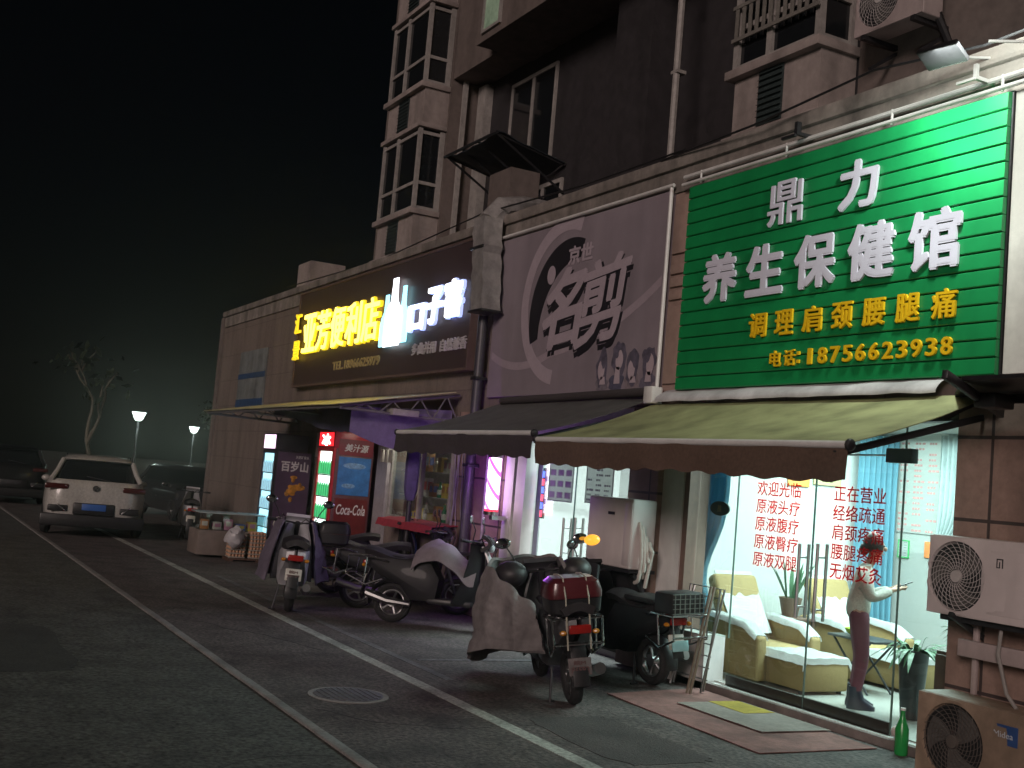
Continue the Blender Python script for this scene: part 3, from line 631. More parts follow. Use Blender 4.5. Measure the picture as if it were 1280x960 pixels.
# ------------------------------------------------------------------ air conditioners
def ac(label, x0, x1, y, z0, z1, body_m, fan_u=.37, depth=.30, group=None, grille_dark=False):
    a = thing('air_conditioner', label, 'air conditioner', ((x0 + x1) / 2, y + depth / 2, z0), 0, group)
    w_ = x1 - x0; h_ = z1 - z0; r = h_ * .44; cx = x0 + w_ * fan_u; cz = z0 + h_ * .5
    t = B().box(x0, x1, y + .012, y + depth, z0, z1, .018, 3)
    P = [(x0 + .005, z0 + .005), (x1 - .005, z0 + .005), (x1 - .005, z1 - .005), (x0 + .005, z1 - .005)]
    ring = [(cx + r * math.cos(2 * math.pi * i / 48), cz + r * math.sin(2 * math.pi * i / 48)) for i in range(48)]
    body = t.build('casing', body_m, a)
    # front plate around the round opening
    f = B(); bm = f.bm
    def edgept(an):
        c_, s_ = math.cos(an), math.sin(an); dx = (x1 - .006 - cx) if c_ > 0 else (cx - x0 - .006); dz = (z1 - .006 - cz) if s_ > 0 else (cz - z0 - .006)
        k_ = min(dx / abs(c_) if abs(c_) > 1e-6 else 9, dz / abs(s_) if abs(s_) > 1e-6 else 9); return (cx + c_ * k_, cz + s_ * k_)
    ans = sorted([2 * math.pi * i / 48 for i in range(48)] + [math.atan2(q[1] - cz, q[0] - cx) % (2 * math.pi) for q in ((x0 + .006, z0 + .006), (x1 - .006, z0 + .006), (x1 - .006, z1 - .006), (x0 + .006, z1 - .006))])
    rings = [[(cx + r * .96 * math.cos(q), y + .05, cz + r * .96 * math.sin(q)) for q in ans], [(cx + r * math.cos(q), y - .016, cz + r * math.sin(q)) for q in ans],
             [(cx + r * 1.07 * math.cos(q), y - .014, cz + r * 1.07 * math.sin(q)) for q in ans] , [(edgept(q)[0], y, edgept(q)[1]) for q in ans], [(edgept(q)[0], y + .011, edgept(q)[1]) for q in ans]]
    rings[2] = [p if abs(p[0] - cx) <= abs(e[0] - cx) + 1e-6 and abs(p[2] - cz) <= abs(e[2] - cz) + 1e-6 else (e[0], y - .002, e[2]) for p, e in zip(rings[2], rings[3])]
    f.loft(rings, cap=False); f.build('front_panel', body_m, a)
    B().cyl((cx, y + .0105, cz), (cx, y + .0085, cz), r * .97, n=40).build('fan_well', black_plastic, a)
    g = B(); gm = M('grille_light', (.50, .47, .46), .4, var=.1) if not grille_dark else M('grille_dark', (.10, .085, .075), .5, var=.2)
    for k in range(7): 
        rr_ = r * (.30 + .105 * k); g.tube([(cx + rr_ * math.cos(2 * math.pi * i / 36), y - .012, cz + rr_ * math.sin(2 * math.pi * i / 36)) for i in range(37)], .0022 if not grille_dark else .003, 4)
    for k in range(26):
        a0 = 2 * math.pi * k / 26; pts = []
        for i in range(7):
            q = .2 + .79 * i / 6; pts.append((cx + r * q * math.cos(a0 + q * .9), y - .016 + .004 * q, cz + r * q * math.sin(a0 + q * .9)))
        g.tube(pts, .0028, 4)
    g.build('grille', gm, a)
    B().cyl((cx, y + .0, cz), (cx, y - .022, cz), r * .19, r * .17, n=24).build('hub', gm, a)
    bl = B()
    for k in range(3):
        a0 = 2 * math.pi * k / 3
        bl.sheet(lambda u, v: (cx + r * (.18 + .7 * u) * math.cos(a0 + v * 1.1 + u * .4), y + .001 + .004 * v, cz + r * (.18 + .7 * u) * math.sin(a0 + v * 1.1 + u * .4)), 6, 6)
    bl.build('fan_blade', M('fan_grey', (.10, .095, .09), .5), a)
    return a
acw = M('ac_white', (.70, .63, .62), .45, var=.08, sc_=4, dirt=.18); acy = M('ac_yellowed', (.34, .25, .18), .6, var=.25, sc_=8, dirt=.5); acp = M('ac_pinkish', (.48, .40, .39), .55, var=.12, dirt=.35)
U1 = ac('clean white air conditioner unit with round swirled grille at head height on the right column', -6.14, -5.22, 6.85, 1.165, 1.735, acw, .29)
B().box(-5.66, -5.25, 6.842, 6.849, 1.22, 1.66, .003).build('service_panel', acw, U1)
lg = arc(-5.505, 1.58, .026, .034, 0, 90, 6)
mk = B()
for q in ((-5.535, -5.527, 1.545, 1.61), (-5.527, -5.490, 1.602, 1.61), (-5.490, -5.482, 1.545, 1.61), (-5.513, -5.505, 1.545, 1.588), (-5.527, -5.513, 1.545, 1.552)): mk.box(q[0], q[1], 6.838, 6.842, q[2], q[3])
mk.build('logo', dark_metal, U1)
br = thing('wall_bracket', 'pinkish grey steel shelf bracket below the white air conditioner on the right column', 'bracket', (-5.5, 7.0, .9))
B().box(-5.95, -4.6, 6.98, 7.03, .88, 1.0, .006).box(-5.86, -5.82, 7.03, 7.06, .62, 1.12, .004).build('beam', acp, br)
B().obox((-5.88, 6.98, 1.10), (.04, .38, .04), (R(-25), 0, 0), .004).obox((-5.05, 6.98, 1.10), (.04, .38, .04), (R(-25), 0, 0), .004).box(-6.05, -4.9, 6.9, 6.94, 1.125, 1.163).build('strut', dark_metal, br)
B().tube([(-5.55, 6.95, 1.2), (-5.55, 6.92, .95), (-5.45, 6.9, .7), (-5.35, 6.88, .62)], .014).build('hose', pvc, br)
U2 = ac('old yellowed air conditioner unit with dark grille standing on the ground by the doors', -6.05, -5.05, 6.72, .03, .62, acy, .33, .34, None, True)
B().box(-5.42, -5.2, 6.712, 6.719, .40, .53, .002).build('sticker', M('sticker_blue', (.03, .07, .20), .4), U2)
B().text('Midea', -5.385, -5.235, .445, .485, 6.711, .002, .0).build('sticker_text', M('sticker_ink', (.5, .55, .6), .4), U2)
B().box(-5.95, -5.85, 6.74, 7.04, 0, .032).box(-5.25, -5.15, 6.74, 7.04, 0, .032).build('foot', black_plastic, U2)
# boxed unit on the column between the shops, seen from the side
U3 = thing('air_conditioner', 'pale air conditioner unit with plain panel and coiled pipes on the column between the doors', 'air conditioner', (-10.7, 6.9, 1.06))
B().box(-11.02, -10.17, 6.80, 7.10, 1.06, 1.78, .018, 3).build('casing', acw, U3)
B().box(-10.30, -10.172, 6.792, 6.80, 1.10, 1.74, .004).build('end_panel', acw, U3)
B().box(-10.62, -10.5, 6.792, 6.80, 1.60, 1.63).build('nameplate', dark_metal, U3)
p = B()
for i in range(4):
    pts = [(-10.17 + .07 * math.sin(math.pi * t * 1.1) + .02 * i, 6.9 + .03 * i, 1.45 - .12 * i * 0 - .55 * t + .10 * math.cos(t * 5 + i)) for t in [k / 12 for k in range(13)]]
    p.tube(pts, .02, 7)
p.build('pipe', M('pipe_lagging', (.55, .52, .48), .7), U3)
U3.location.x += .22
B().box(-10.98, -10.2, 6.82, 7.15, 1.02, 1.055).obox((-10.9, 7.0, .88), (.04, .04, .32), (R(35), 0, 0)).obox((-10.25, 7.0, .88), (.04, .04, .32), (R(35), 0, 0)).build('bracket', dark_metal, U3)
U4 = ac('grimy air conditioner unit hung high on the flats wall right of the bay window', -9.98, -8.95, 9.42, 7.36, 8.10, acp, .36, .32)
for x in (-9.85, -9.1): B().box(x, x + .06, 9.4, 9.94, 7.30, 7.358).obox((x + .03, 9.75, 7.13), (.04, .5, .04), (R(35), 0, 0)).build('bracket', dark_metal, U4)
B().tube([(-9.0, 9.7, 7.45), (-8.9, 9.85, 7.0), (-9.2, 9.88, 6.5), (-9.6, 9.85, 6.1), (-9.9, 9.6, 5.6)], .05).build('hose', black_plastic, U4)

# ------------------------------------------------------------------ lamps the rooms have
lamp('clinic_light', 'AREA', (-8.3, 8.9, 2.74), 400, (.75, 1.0, .97), (2.6, 1.8), (-8.3, 8.9, 0))
lamp('barber_light', 'AREA', (-12.6, 8.6, 2.74), 420, (.88, .98, 1.0), (2.2, 1.4), (-12.6, 8.6, 0))
lamp('store_light', 'AREA', (-16.6, 7.9, 2.70), 70, (1.0, .93, .78), (2.2, .8), (-17.5, 8.3, 0))

# ------------------------------------------------------------------ scooters and motorcycles
def wheel(par, x, z, r, wd, rim_m, name='wheel', y=0.0):
    t = B(); n = 28; rings = []
    for i in range(n + 1):
        a = 2 * math.pi * i / n
        rings.append([(x + (r - wd * .42 + wd * .42 * math.cos(q)) * math.cos(a), y + wd * .5 * math.sin(q), z + (r - wd * .42 + wd * .42 * math.cos(q)) * math.sin(a)) for q in [2 * math.pi * k / 8 for k in range(8)]])
    t.loft(rings, cap=False); o = t.build(name, rubber, par, True)
    b = B().cyl((x, y - .035, z), (x, y + .035, z), r * .22, n=16)
    for k in range(5):
        a = 2 * math.pi * k / 5; b.tube([(x, y, z), (x + math.cos(a) * r * .68, y, z + math.sin(a) * r * .68)], .014, 6)
    b.tube([(x + math.cos(2 * math.pi * i / 24) * (r - wd * .75), y, z + math.sin(2 * math.pi * i / 24) * (r - wd * .75)) for i in range(25)], wd * .22, 6)
    b.build('rim', rim_m, o); return o
def fender(par, x, z, r, w_, a0, a1, m, name='fender'):
    B().sheet(lambda u, v: (x + (r + .012 * math.cos((v - .5) * 2)) * math.cos(R(a0 + (a1 - a0) * u)), (v - .5) * w_, z + (r - .05 * (abs(v - .5) * 2) ** 3) * math.sin(R(a0 + (a1 - a0) * u))), 16, 6, .006).build(name, m, par, True)
plate_m = M('plate_pale', (.50, .49, .44), .5, var=.12); plate_ink = M('plate_ink', (.10, .05, .05), .5)
tail_m = M('tail_lens', (.30, .015, .012), .15, var=.1); lens = M('head_lens', (.55, .58, .60), .08, var=.1); amber = M('amber_lens', (.55, .22, .02), .2)
seat_m = M('seat_vinyl', (.022, .020, .022), .5, var=.3, sc_=20, bump=.15)
def scooter(name, label, loc, hd, body_m, trim_m, plate='', box=None, rack=False, lean=-4, wb=1.28, mirrors=True, big=1.0, muffs=False, bxs=0.0, plate_mat=None, group='two wheelers parked in front of the shops', plate_at=(-.34, .47)):
    t = thing(name, label, 'scooter', loc, math.atan2(hd[1], hd[0]), group); t.rotation_euler.x = R(lean)
    t.scale = (big, big, big)
    rw = .235; L = True
    wheel(t, 0, rw, rw, .11, steel); wheel(t, wb, rw, rw, .10, steel)
    b = B()
    for sy in (-1, 1):
        b.loft([[(x, sy * y, z) for x, y, z in ring] for ring in (
            [(-.36, .02, .66), (-.34, .02, .74), (.0, .02, .80), (.48, .02, .76), (.60, .02, .55), (.56, .02, .30), (.25, .02, .28), (.1, .02, .44), (-.15, .02, .52)],
            [(-.34, .11, .66), (-.32, .11, .73), (.0, .14, .78), (.45, .15, .74), (.57, .16, .55), (.54, .16, .30), (.25, .15, .29), (.1, .15, .46), (-.15, .13, .54)],
            [(-.26, .13, .67), (-.25, .13, .70), (.0, .17, .73), (.38, .185, .69), (.48, .19, .55), (.46, .18, .36), (.28, .18, .36), (.14, .175, .50), (-.1, .16, .58)])])
    b.build('body', body_m, t, L)
    B().box(.45, .98, -.17, .17, .27, .335, .02).build('floorboard', black_plastic, t, L)
    # leg shield, curved and tapering upwards
    B().sheet(lambda u, v: (.97 + .16 * math.sin(v * 1.5) - .10 * v * v - .22 * (abs(u - .5) * 2) ** 2.2 * (1 - .4 * v), (u - .5) * (.50 - .26 * v * v), .30 + .70 * v), 14, 12, .022).build('leg_shield', body_m, t, L)
    B().sheet(lambda u, v: (1.10 + .09 * math.sin(v * 2.8) - .10 * v, (u - .5) * (.16 + .06 * math.sin(v * 3)), .50 + .48 * v), 8, 8, .02).build('nose_panel', trim_m, t, L)
    fender(t, wb, rw, rw + .035, .14, 20, 165, trim_m); fender(t, 0, rw, rw + .045, .14, 60, 190, black_plastic, 'mudguard')
    B().tube([(wb - .03, -.075, rw), (1.12, -.075, .60)], .022).tube([(wb - .03, .075, rw), (1.12, .075, .60)], .022).tube([(1.12, -.075, .6), (1.12, .075, .6)], .024).tube([(1.13, 0, .58), (1.0, 0, 1.02)], .03).build('fork', dark_metal, t, L)
    B().sheet(lambda u, v: (-.36 + .98 * u, (v - .5) * (.25 + .06 * math.sin(u * 3)), .775 + .05 * math.cos((v - .5) * 3) + .04 * math.cos(u * 7) - .02), 18, 8, .07).build('seat', seat_m, t, L)
    hb = B().tube([(.86, -.36, 1.03), (.97, -.2, 1.02), (1.0, 0, 1.0), (.97, .2, 1.02), (.86, .36, 1.03)], .013)
    hb.build('handlebar', dark_metal, t, L)
    cb_ = B()
    for sy in (-1, 1): cb_.tube([(.95, sy * .24, 1.02), (1.12, sy * .20, 1.10), (1.19, sy * .08, .98), (1.14, sy * .03, .80)], .006, 5)
    cb_.tube([(.93, -.2, 1.0), (1.02, -.1, 1.06), (1.05, .05, .92)], .007, 5).build('control_cable', black_plastic, t, L)
    for sy in (-1, 1):
        if muffs: B().sph((.93, sy * .30, 1.0), (.17, .15, .12), 14, (0, 0, sy * .3)).build('hand_muff', seat_m, t, L)
        else:
            B().tube([(.835, sy * .375, 1.03), (.90, sy * .27, 1.027)], .021).build('grip', rubber, t, L)
        B().tube([(.93, sy * .25, 1.03), (1.06, sy * .27, 1.025)], .007, 5).build('brake_lever', steel, t, L)
        if mirrors:
            mi = B().tube([(.94, sy * .22, 1.04), (.97, sy * .27, 1.16), (.94, sy * .33, 1.25)], .007, 6).build('mirror', black_plastic, t, L)
            B().sph((.93, sy * .36, 1.28), (.016, .075, .05), 12).build('mirror_glass', M('mirror', (.5, .52, .55), .05, metal=1.0, var=0.02), mi)
    B().sheet(lambda u, v: (1.03 + .10 * math.sin(u * 3.1) * 1.0, (v - .5) * .30, .93 + .17 * u), 8, 8, .04).build('head_cowl', body_m, t, L)
    B().sph((1.13, 0, .97), (.035, .085, .055), 12).build('headlight', lens, t, L)
    B().box(-.385, -.335, -.09, .09, .63, .70, .012).build('tail_light', tail_m, t, L)
    for sy in (-1, 1): B().sph((-.35, sy * .135, .64), (.03, .03, .022), 8).build('indicator', amber, t, L)
    B().obox((plate_at[0] + .01, 0, plate_at[1] + .02), (.012, .13, .36), (0, R(18), 0), .004).build('plate_holder', black_plastic, t, L)
    pl = B().obox((plate_at[0], 0, plate_at[1]), (.006, .19, .14), (0, R(12), 0), .006).build('plate', plate_mat or plate_m, t, L)
    if plate:
        mt = Matrix.Translation((plate_at[0] - .004, 0, plate_at[1])) @ Euler((0, R(12), 0)).to_matrix().to_4x4() @ Euler((0, 0, R(-90))).to_matrix().to_4x4()
        B().text(plate[1], -.075, .075, -.055, .0, 0, .002, .04, mt=mt).text(plate[0], -.05, .05, .012, .05, 0, .002, .03, mt=mt).build('plate_number', plate_ink, pl)
    B().tube([(.12, .14, .30), (.05, .19, .02)], .012).tube([(.05, .15, .02), (.05, .23, .02)], .012).build('stand', dark_metal, t, L)
    B().tube([(.25, -.15, .24), (-.02, -.17, .26), (-.28, -.17, .33)], [.03, .045, .05], 10).build('exhaust', steel, t, L)
    if rack:
        r = B()
        for sy in (-1, 1):
            r.tube([(-.05, sy * .15, .70), (-.22, sy * .21, .74), (-.52, sy * .21, .74), (-.54, sy * .2, .52), (-.30, sy * .18, .42), (-.1, sy * .18, .50)], .012, 7)
            r.tube([(-.30, sy * .21, .74), (-.32, sy * .2, .45)], .009, 6)
        for x, z in ((-.52, .74), (-.36, .745), (-.2, .74), (-.54, .54)): r.tube([(x, -.21, z), (x, .21, z)], .011, 7)
        bmesh.ops.translate(r.bm, vec=(bxs, 0, 0), verts=r.bm.verts); r.build('rack', chrome, t, L)
    if box:
        bx = B().loft([[(-.36 + bxs + cx * sx_, cy * sy_, z) for cx, cy in [(math.copysign(abs(math.cos(q)) ** .35, math.cos(q)) , math.copysign(abs(math.sin(q)) ** .35, math.sin(q))) for q in [2 * math.pi * k / 24 for k in range(24)]]] for z, sx_, sy_ in ((.76, .15, .17), (.79, .19, .21), (.90, .205, .225))]).build('top_box', black_plastic, t, L)
        B().loft([[(-.36 + bxs + cx * sx_, cy * sy_, z) for cx, cy in [(math.copysign(abs(math.cos(q)) ** .35, math.cos(q)) , math.copysign(abs(math.sin(q)) ** .35, math.sin(q))) for q in [2 * math.pi * k / 24 for k in range(24)]]] for z, sx_, sy_ in ((.905, .207, .228), (.95, .21, .23), (1.03, .19, .21), (1.065, .15, .165))]).build('box_lid', box, bx)
    return t
wine = M('wine_plastic', (.085, .014, .018), .28, var=.25, coat=.3); grey_b = M('graphite_paint', (.06, .06, .065), .35, var=.2, coat=.3)
white_b = M('white_bike_paint', (.55, .55, .58), .3, var=.12, coat=.3, dirt=.2); black_b = M('black_bike_paint', (.010, .010, .012), .55, var=.3, coat=.05, spec=.3); silver_b = M('silver_bike_paint', (.38, .38, .40), .35, metal=.4, var=.15)
scA = scooter('scooter', 'big dark scooter with wine red top box and chrome rear rack nearest the white line', (-8.60, 5.42, 0), (-.95, .30), grey_b, grey_b, ('皖M', '86F93'), wine, True, lean=-8, big=1.04, muffs=True, bxs=.24, plate_at=(-.30, .36), plate_mat=M('plate_dull', (.14, .12, .12), .7, var=.4))  # number plate in a duller, darker colour than the other plates
bs = B()
for y in (-.09, .10): bs.tube([(x + .24, y, z) for x, z in ((-.58, .5), (-.585, .74), (-.59, .92), (-.52, 1.07), (-.36, 1.083), (-.2, 1.07), (-.14, .9), (-.12, .76))], .007, 5)
bs.build('strap', M('strap_pale', (.45, .43, .35), .6), scA, True)
def cloth(name, label, cat, base, fn, nu, nv, m, th=.02):
    o = B().sheet(fn, nu, nv, th).build(name, m); o.location = base.location; o.rotation_euler = base.rotation_euler; o.scale = base.scale
    return tag(o, label, cat)
def wrap(path, zt, zb, flare, seed, hem=.06):
    """blanket hung around a plan path: narrow at the top, flared and wavy at the hem"""
    P = [Vector((*p, 0)) for p in path]; c0 = sum(P, Vector()) / len(P); n = len(P) - 1
    def fn(u, v):
        q = u * n; i = min(int(q), n - 1); f = q - i; f = f * f * (3 - 2 * f) * .5 + f * .5
        p = P[i].lerp(P[i + 1], f); s_ = .62 + (.38 + flare) * v ** .7
        p = c0 + (p - c0) * s_
        k = mnoise.noise((u * 7 + seed, v * 2.2, seed)) * .05 * (.3 + v)
        zz = zt(u) if callable(zt) else zt; zbb = zb(u) if callable(zb) else zb
        k2 = .035 * mnoise.noise((u * 16 + seed, v * 3, seed)) * (.2 + v) + .02 * mnoise.noise((u * 9, v * 11, seed + 4))
        dv = Vector((p.x - c0.x, p.y - c0.y, 0)).normalized() * (k2 + .025 * math.sin(u * 23) * v)
        return (p.x + k + dv.x, p.y + k * .8 + dv.y, zz + (zbb - zz) * v + .012 * math.sin(u * 40 + v * 3) * (1 - v) + hem * mnoise.noise((u * 5, seed, 0)) * v)
    return fn
quilt = M('quilt_grey', (.22, .20, .20), .85, var=.25, sc_=10, bump=.7, dirt=.3); quilt_d = M('quilt_black', (.022, .022, .026), .75, var=.3, sc_=14, bump=.4)
quilt_v = M('quilt_violet', (.13, .11, .15), .8, var=.25, sc_=14, bump=.4)
cloth('scooter_blanket', 'grey quilted windproof blanket hung over the big dark scooter with wine red box', 'blanket', scA,
      wrap([(.0, .24), (.30, .42), (.70, .58), (1.15, .66), (1.50, .42), (1.52, -.10), (1.22, -.36), (.8, -.34)], lambda u: .78 + .34 * math.sin(min(1, u * 1.7) * math.pi / 2) ** 1.2, lambda u: .46 - .22 * math.sin(min(1, u * 1.3) * math.pi / 2) + .05 * math.sin(u * 9), .10, 2.0, .08), 110, 44, quilt, .03)
am = B().sph((.80, -.44, 1.27), (.05, .075, .05), 14); am = am.build('reflector_mirror', M('painted_orange_reflection', (.6, .25, .03), .3, emit=(1, .42, .04), es=1.3), scA, True)  # orange reflector, no lamp; its reflected light is put in as emission

scB = scooter('scooter', 'silver white scooter seen straight from behind with violet leg covers, leftmost of the row', (-14.15, 4.62, 0), (-.955, .29), white_b, silver_b, ('皖M', '78147'), None, False, lean=2, big=1.05)
cloth('scooter_blanket', 'violet grey windproof cover flaring out on both sides of the silver white scooter', 'blanket', scB,
      wrap([(.50, .27), (.85, .38), (1.2, .36), (1.36, .1), (1.36, -.1), (1.2, -.36), (.85, -.38), (.50, -.27)], 1.04, .30, .16, 5.0, .05), 36, 14, quilt_v, .02)
scD = scooter('scooter', 'white fronted black scooter parked nose to the shop wall beside the grey blanket', (-13.42, 5.70, 0), (.62, .78), black_b, white_b, ('皖M', '2L086'), None, True, lean=-3, big=1.05)
cloth('rain_cover', 'crumpled pale grey cover lying over the seat and floorboard of the white fronted scooter', 'cover', scD,
      lambda u, v: (.25 + .75 * u, (v - .5) * .5, .86 + .13 * math.sin(u * 4.5) - (abs(v - .5) * 2) ** 2 * .22 + .05 * mnoise.noise((u * 5, v * 5, 3))), 20, 14, M('cover_grey', (.22, .19, .21), .7, var=.2), .012)
scC = scooter('motorcycle', 'dark motorcycle with blue highlights behind the silver scooter at the coolers', (-16.35, 5.95, 0), (.30, .95), black_b, M('blue_trim', (.03, .05, .22), .3), '', None, False, lean=-4, mirrors=False, big=1.05)
scF = scooter('scooter', 'black scooter with round black top box between the motorcycle and the white fronted scooter', (-14.75, 5.75, 0), (.35, .93), black_b, black_b, '', black_b, True, lean=-3, big=1.05)
scE = scooter('electric_bike', 'black electric bike under the column air conditioner with a small rear basket', (-9.42, 6.82, 0), (-.93, -.06), black_b, black_b, '', None, True, lean=-3, big=1.0)
B().box(-.50, -.22, -.20, .20, .745, .95, .03).box(-.18, .3, -.17, .17, .80, .86, .03).build('cargo_box', black_plastic, scE, True)
bk = B()
for i in range(7): bk.box(-.515, -.505, -.19 + i * .06, -.186 + i * .06, .75, .95)
for i in range(5): bk.box(-.517, -.507, -.20, .20, .76 + i * .045, .764 + i * .045)
bk.build('basket_grille', M('basket_wire', (.16, .20, .18), .5), scE, True)
B().obox((-.40, 0, .44), (.006, .20, .10), (0, R(10), 0), .004).build('plate_blank', M('plate_cyan', (.30, .50, .52), .4), scE, True)
cloth('scooter_blanket', 'black windproof blanket draped high over the handlebar of the black electric bike', 'blanket', scE,
      wrap([(.45, .36), (.8, .42), (1.2, .38), (1.38, .1), (1.38, -.1), (1.2, -.38), (.8, -.42), (.45, -.36)], 1.10, .28, .02, 8.0), 36, 14, quilt_d, .03)
tag(B().sheet(lambda u, v: (-9.98 + .16 * u + .03 * math.sin(v * 9), 6.15 + .1 * math.sin(u * 5 + v * 3), 1.10 - .60 * v + .04 * mnoise.noise((u * 5, v * 5, 4))), 14, 16, .008).build('rain_cape', M('clear_film', (.38, .45, .48), .25, var=.25)), 'pale bluish plastic rain cape hanging between the big scooter and the black electric bike', 'rain cape')

# ------------------------------------------------------------------ cars
def supr(w_, x0, x1, z, n=32, e=.28):
    out = []
    for k in range(n):
        q = 2 * math.pi * k / n; c_, s_ = math.cos(q), math.sin(q)
        out.append(((x0 + x1) / 2 + (x1 - x0) / 2 * math.copysign(abs(c_) ** e, c_), w_ * math.copysign(abs(s_) ** (e * 1.1), s_), z))
    return out
def car(name, label, loc, rz, paint_m, h=1.57, Lc=4.23, wd=.91, suv=True, plate_m2=None):
    t = thing(name, label, 'car', loc, rz); L = True; s = h / 1.57
    B().loft([supr(wd * .90, .07, Lc - .15, .24 * s), supr(wd * .97, .02, Lc - .05, .36 * s), supr(wd, .0, Lc, .58 * s), supr(wd, .01, Lc - .02, .78 * s), supr(wd * .985, .03, Lc - .10, .94 * s), supr(wd * .95, .07, Lc - .55, 1.05 * s), supr(wd * .89, .12, Lc - .85, 1.09 * s)]).build('body', paint_m, t, L)
    B().loft([supr(wd * .88, .14, Lc - 1.10, 1.07 * s), supr(wd * .81, .28, Lc - 1.55, 1.27 * s), supr(wd * .70, .46, Lc - 1.95, 1.46 * s)]).build('windows', dark_glass, t, L)
    B().loft([supr(wd * .71, .40, Lc - 1.95, 1.455 * s), supr(wd * .70, .34, Lc - 1.98, 1.485 * s), supr(wd * .62, .46, Lc - 2.05, 1.54 * s), supr(wd * .45, .65, Lc - 2.25, 1.57 * s)]).build('roof', paint_m, t, L)
    for sy in (-1, 1):
        B().tube([(.18, sy * wd * .87, 1.08 * s), (.36, sy * wd * .77, 1.25 * s), (.50, sy * wd * .68, 1.47 * s)], .05, 8).build('pillar', paint_m, t, L)
        if suv: B().tube([(.55, sy * wd * .62, 1.545 * s), (.7, sy * wd * .63, 1.575 * s), (2.0, sy * wd * .63, 1.575 * s), (2.15, sy * wd * .62, 1.545 * s)], .015, 6).build('roof_rail', chrome, t, L)
        B().box(.012, .10, sy * wd * .52, sy * wd * .975, .90 * s, 1.005 * s, .03).build('tail_light', M('car_tail_lens', (.055, .010, .010), .12, var=.1), t, L)
        mr_ = B().sph((Lc - 1.45, sy * (wd + .03), 1.02 * s), (.07, .10, .07), 12).build('wing_mirror', paint_m, t, L)
        B().box(-.012, .03, sy * wd * .50, sy * wd * .88, .48 * s, .60 * s, .02).build('bumper_vent', black_plastic, t, L)
        B().obox((-.004, sy * wd * .62, .55 * s), (.03, .20, .025), (R(sy * 40), 0, 0), .004).build('trim', chrome, t, L)
        B().box(Lc - .12, Lc - .02, sy * wd * .52, sy * wd * .88, .66 * s, .80 * s, .03).build('headlight', lens, t, L)
        for x in (.78, Lc - .86): wheel(t, x, .33, .33, .21, steel, y=sy * (wd - .10))
    B().box(-.012, .30, -wd * 1.005, wd * 1.005, .20 * s, .43 * s, .03).build('lower_bumper', black_plastic, t, L)
    B().box(-.016, .02, -wd * .40, wd * .40, .435 * s, .66 * s, .03).build('plate_recess', black_plastic, t, L)
    B().obox((-.024, 0, .585 * s), (.012, .46, .13), (0, R(4), 0), .004).build('number_plate', plate_m2 or plate_m, t, L)
    B().box(.36, .46, -wd * .58, wd * .58, 1.475 * s, 1.50 * s, .01).build('rear_spoiler', paint_m, t, L)
    B().tube([(.12, -.28, 1.10 * s), (.19, .2, 1.17 * s)], .008, 5).build('rear_wiper', black_plastic, t, L)
    return t
blue_pl = M('plate_blue', (.035, .11, .36), .4, var=.05)
suvp = M('white_car_paint', (.45, .44, .41), .3, var=.25, sc_=25, coat=.4, dirt=.25)
S = car('parked_car', 'white hatchback SUV seen from behind with a blue number plate', (-24.6, 3.80, 0), math.pi - .14, suvp, h=1.64, wd=.99, plate_m2=blue_pl)
bd = B().cyl((-.006, 0, .99), (.03, 0, .99), .062, n=24)
bd.build('badge', chrome, S, True)
B().prism([(-.04, 1.02), (-.027, 1.02), (0, .955), (.027, 1.02), (.04, 1.02), (.006, .942), (-.006, .942)], -.012, -.003, 'x').build('badge_letter', black_plastic, S, True)
dk = M('dark_car_paint', (.03, .03, .034), .2, var=.1, coat=.6)
car('parked_car', 'dark car facing the camera in the shadows right of the white SUV', (-36.0, 7.5, 0), 0.10, dk, h=1.50, Lc=4.5, suv=False)
car('parked_car', 'black car at the left edge with a faint red tail lamp behind the white SUV', (-36.0, 3.3, 0), math.pi - .05, M('black_car_paint', (.010, .010, .012), .3, coat=.3), h=1.66, Lc=4.5, suv=False, plate_m2=M('plate_dim', (.03, .03, .035), .6))
scooter('moped', 'pale rounded moped with a red tail lamp in the dark beside the white SUV', (-25.6, 5.95, 0), (-.97, .2), white_b, white_b, '', None, False, lean=2, mirrors=False)

# ------------------------------------------------------------------ far street lamps and trees
def street_lamp(x, y, label, e):
    t = thing('street_lamp', label, 'street lamp', (x, y, 0), 0, 'lantern lamps glowing down the lane')
    B().cyl((x, y, 0), (x, y, .4), .11, .07).cyl((x, y, .4), (x, y, 2.95), .045, .035).build('post', dark_metal, t)
    B().loft([[(x + r_ * math.cos(q), y + r_ * math.sin(q), z) for q in [k * math.pi / 8 for k in range(16)]] for z, r_ in ((2.96, .10), (3.02, .16), (3.28, .27))]).build('lantern', ME('lantern_glow', (.82, 1.0, .92), 40), t)
    B().cyl((x, y, 3.285), (x, y, 3.36), .36, .12, n=16).build('lamp_cap', dark_metal, t)
    lamp('lantern_light', 'POINT', (x, y, 2.7), e, (.82, 1.0, .90), .2)
street_lamp(-46.5, 8.45, 'lit lantern lamp on a slim post behind the white SUV, the nearer and brighter one', 130)
street_lamp(-62.0, 14.15, 'small distant lit lantern lamp near the left end of the shop row, the farther one', 260)
bark = M('bark', (.13, .12, .09), .85, var=.4, sc_=12, bump=.5)
leafm = [M('leaf_dark', (.014, .020, .011), .7, var=.5, sc_=2, spec=.05), M('leaf_mid', (.022, .030, .016), .9, var=.5, sc_=2, spec=.05)]
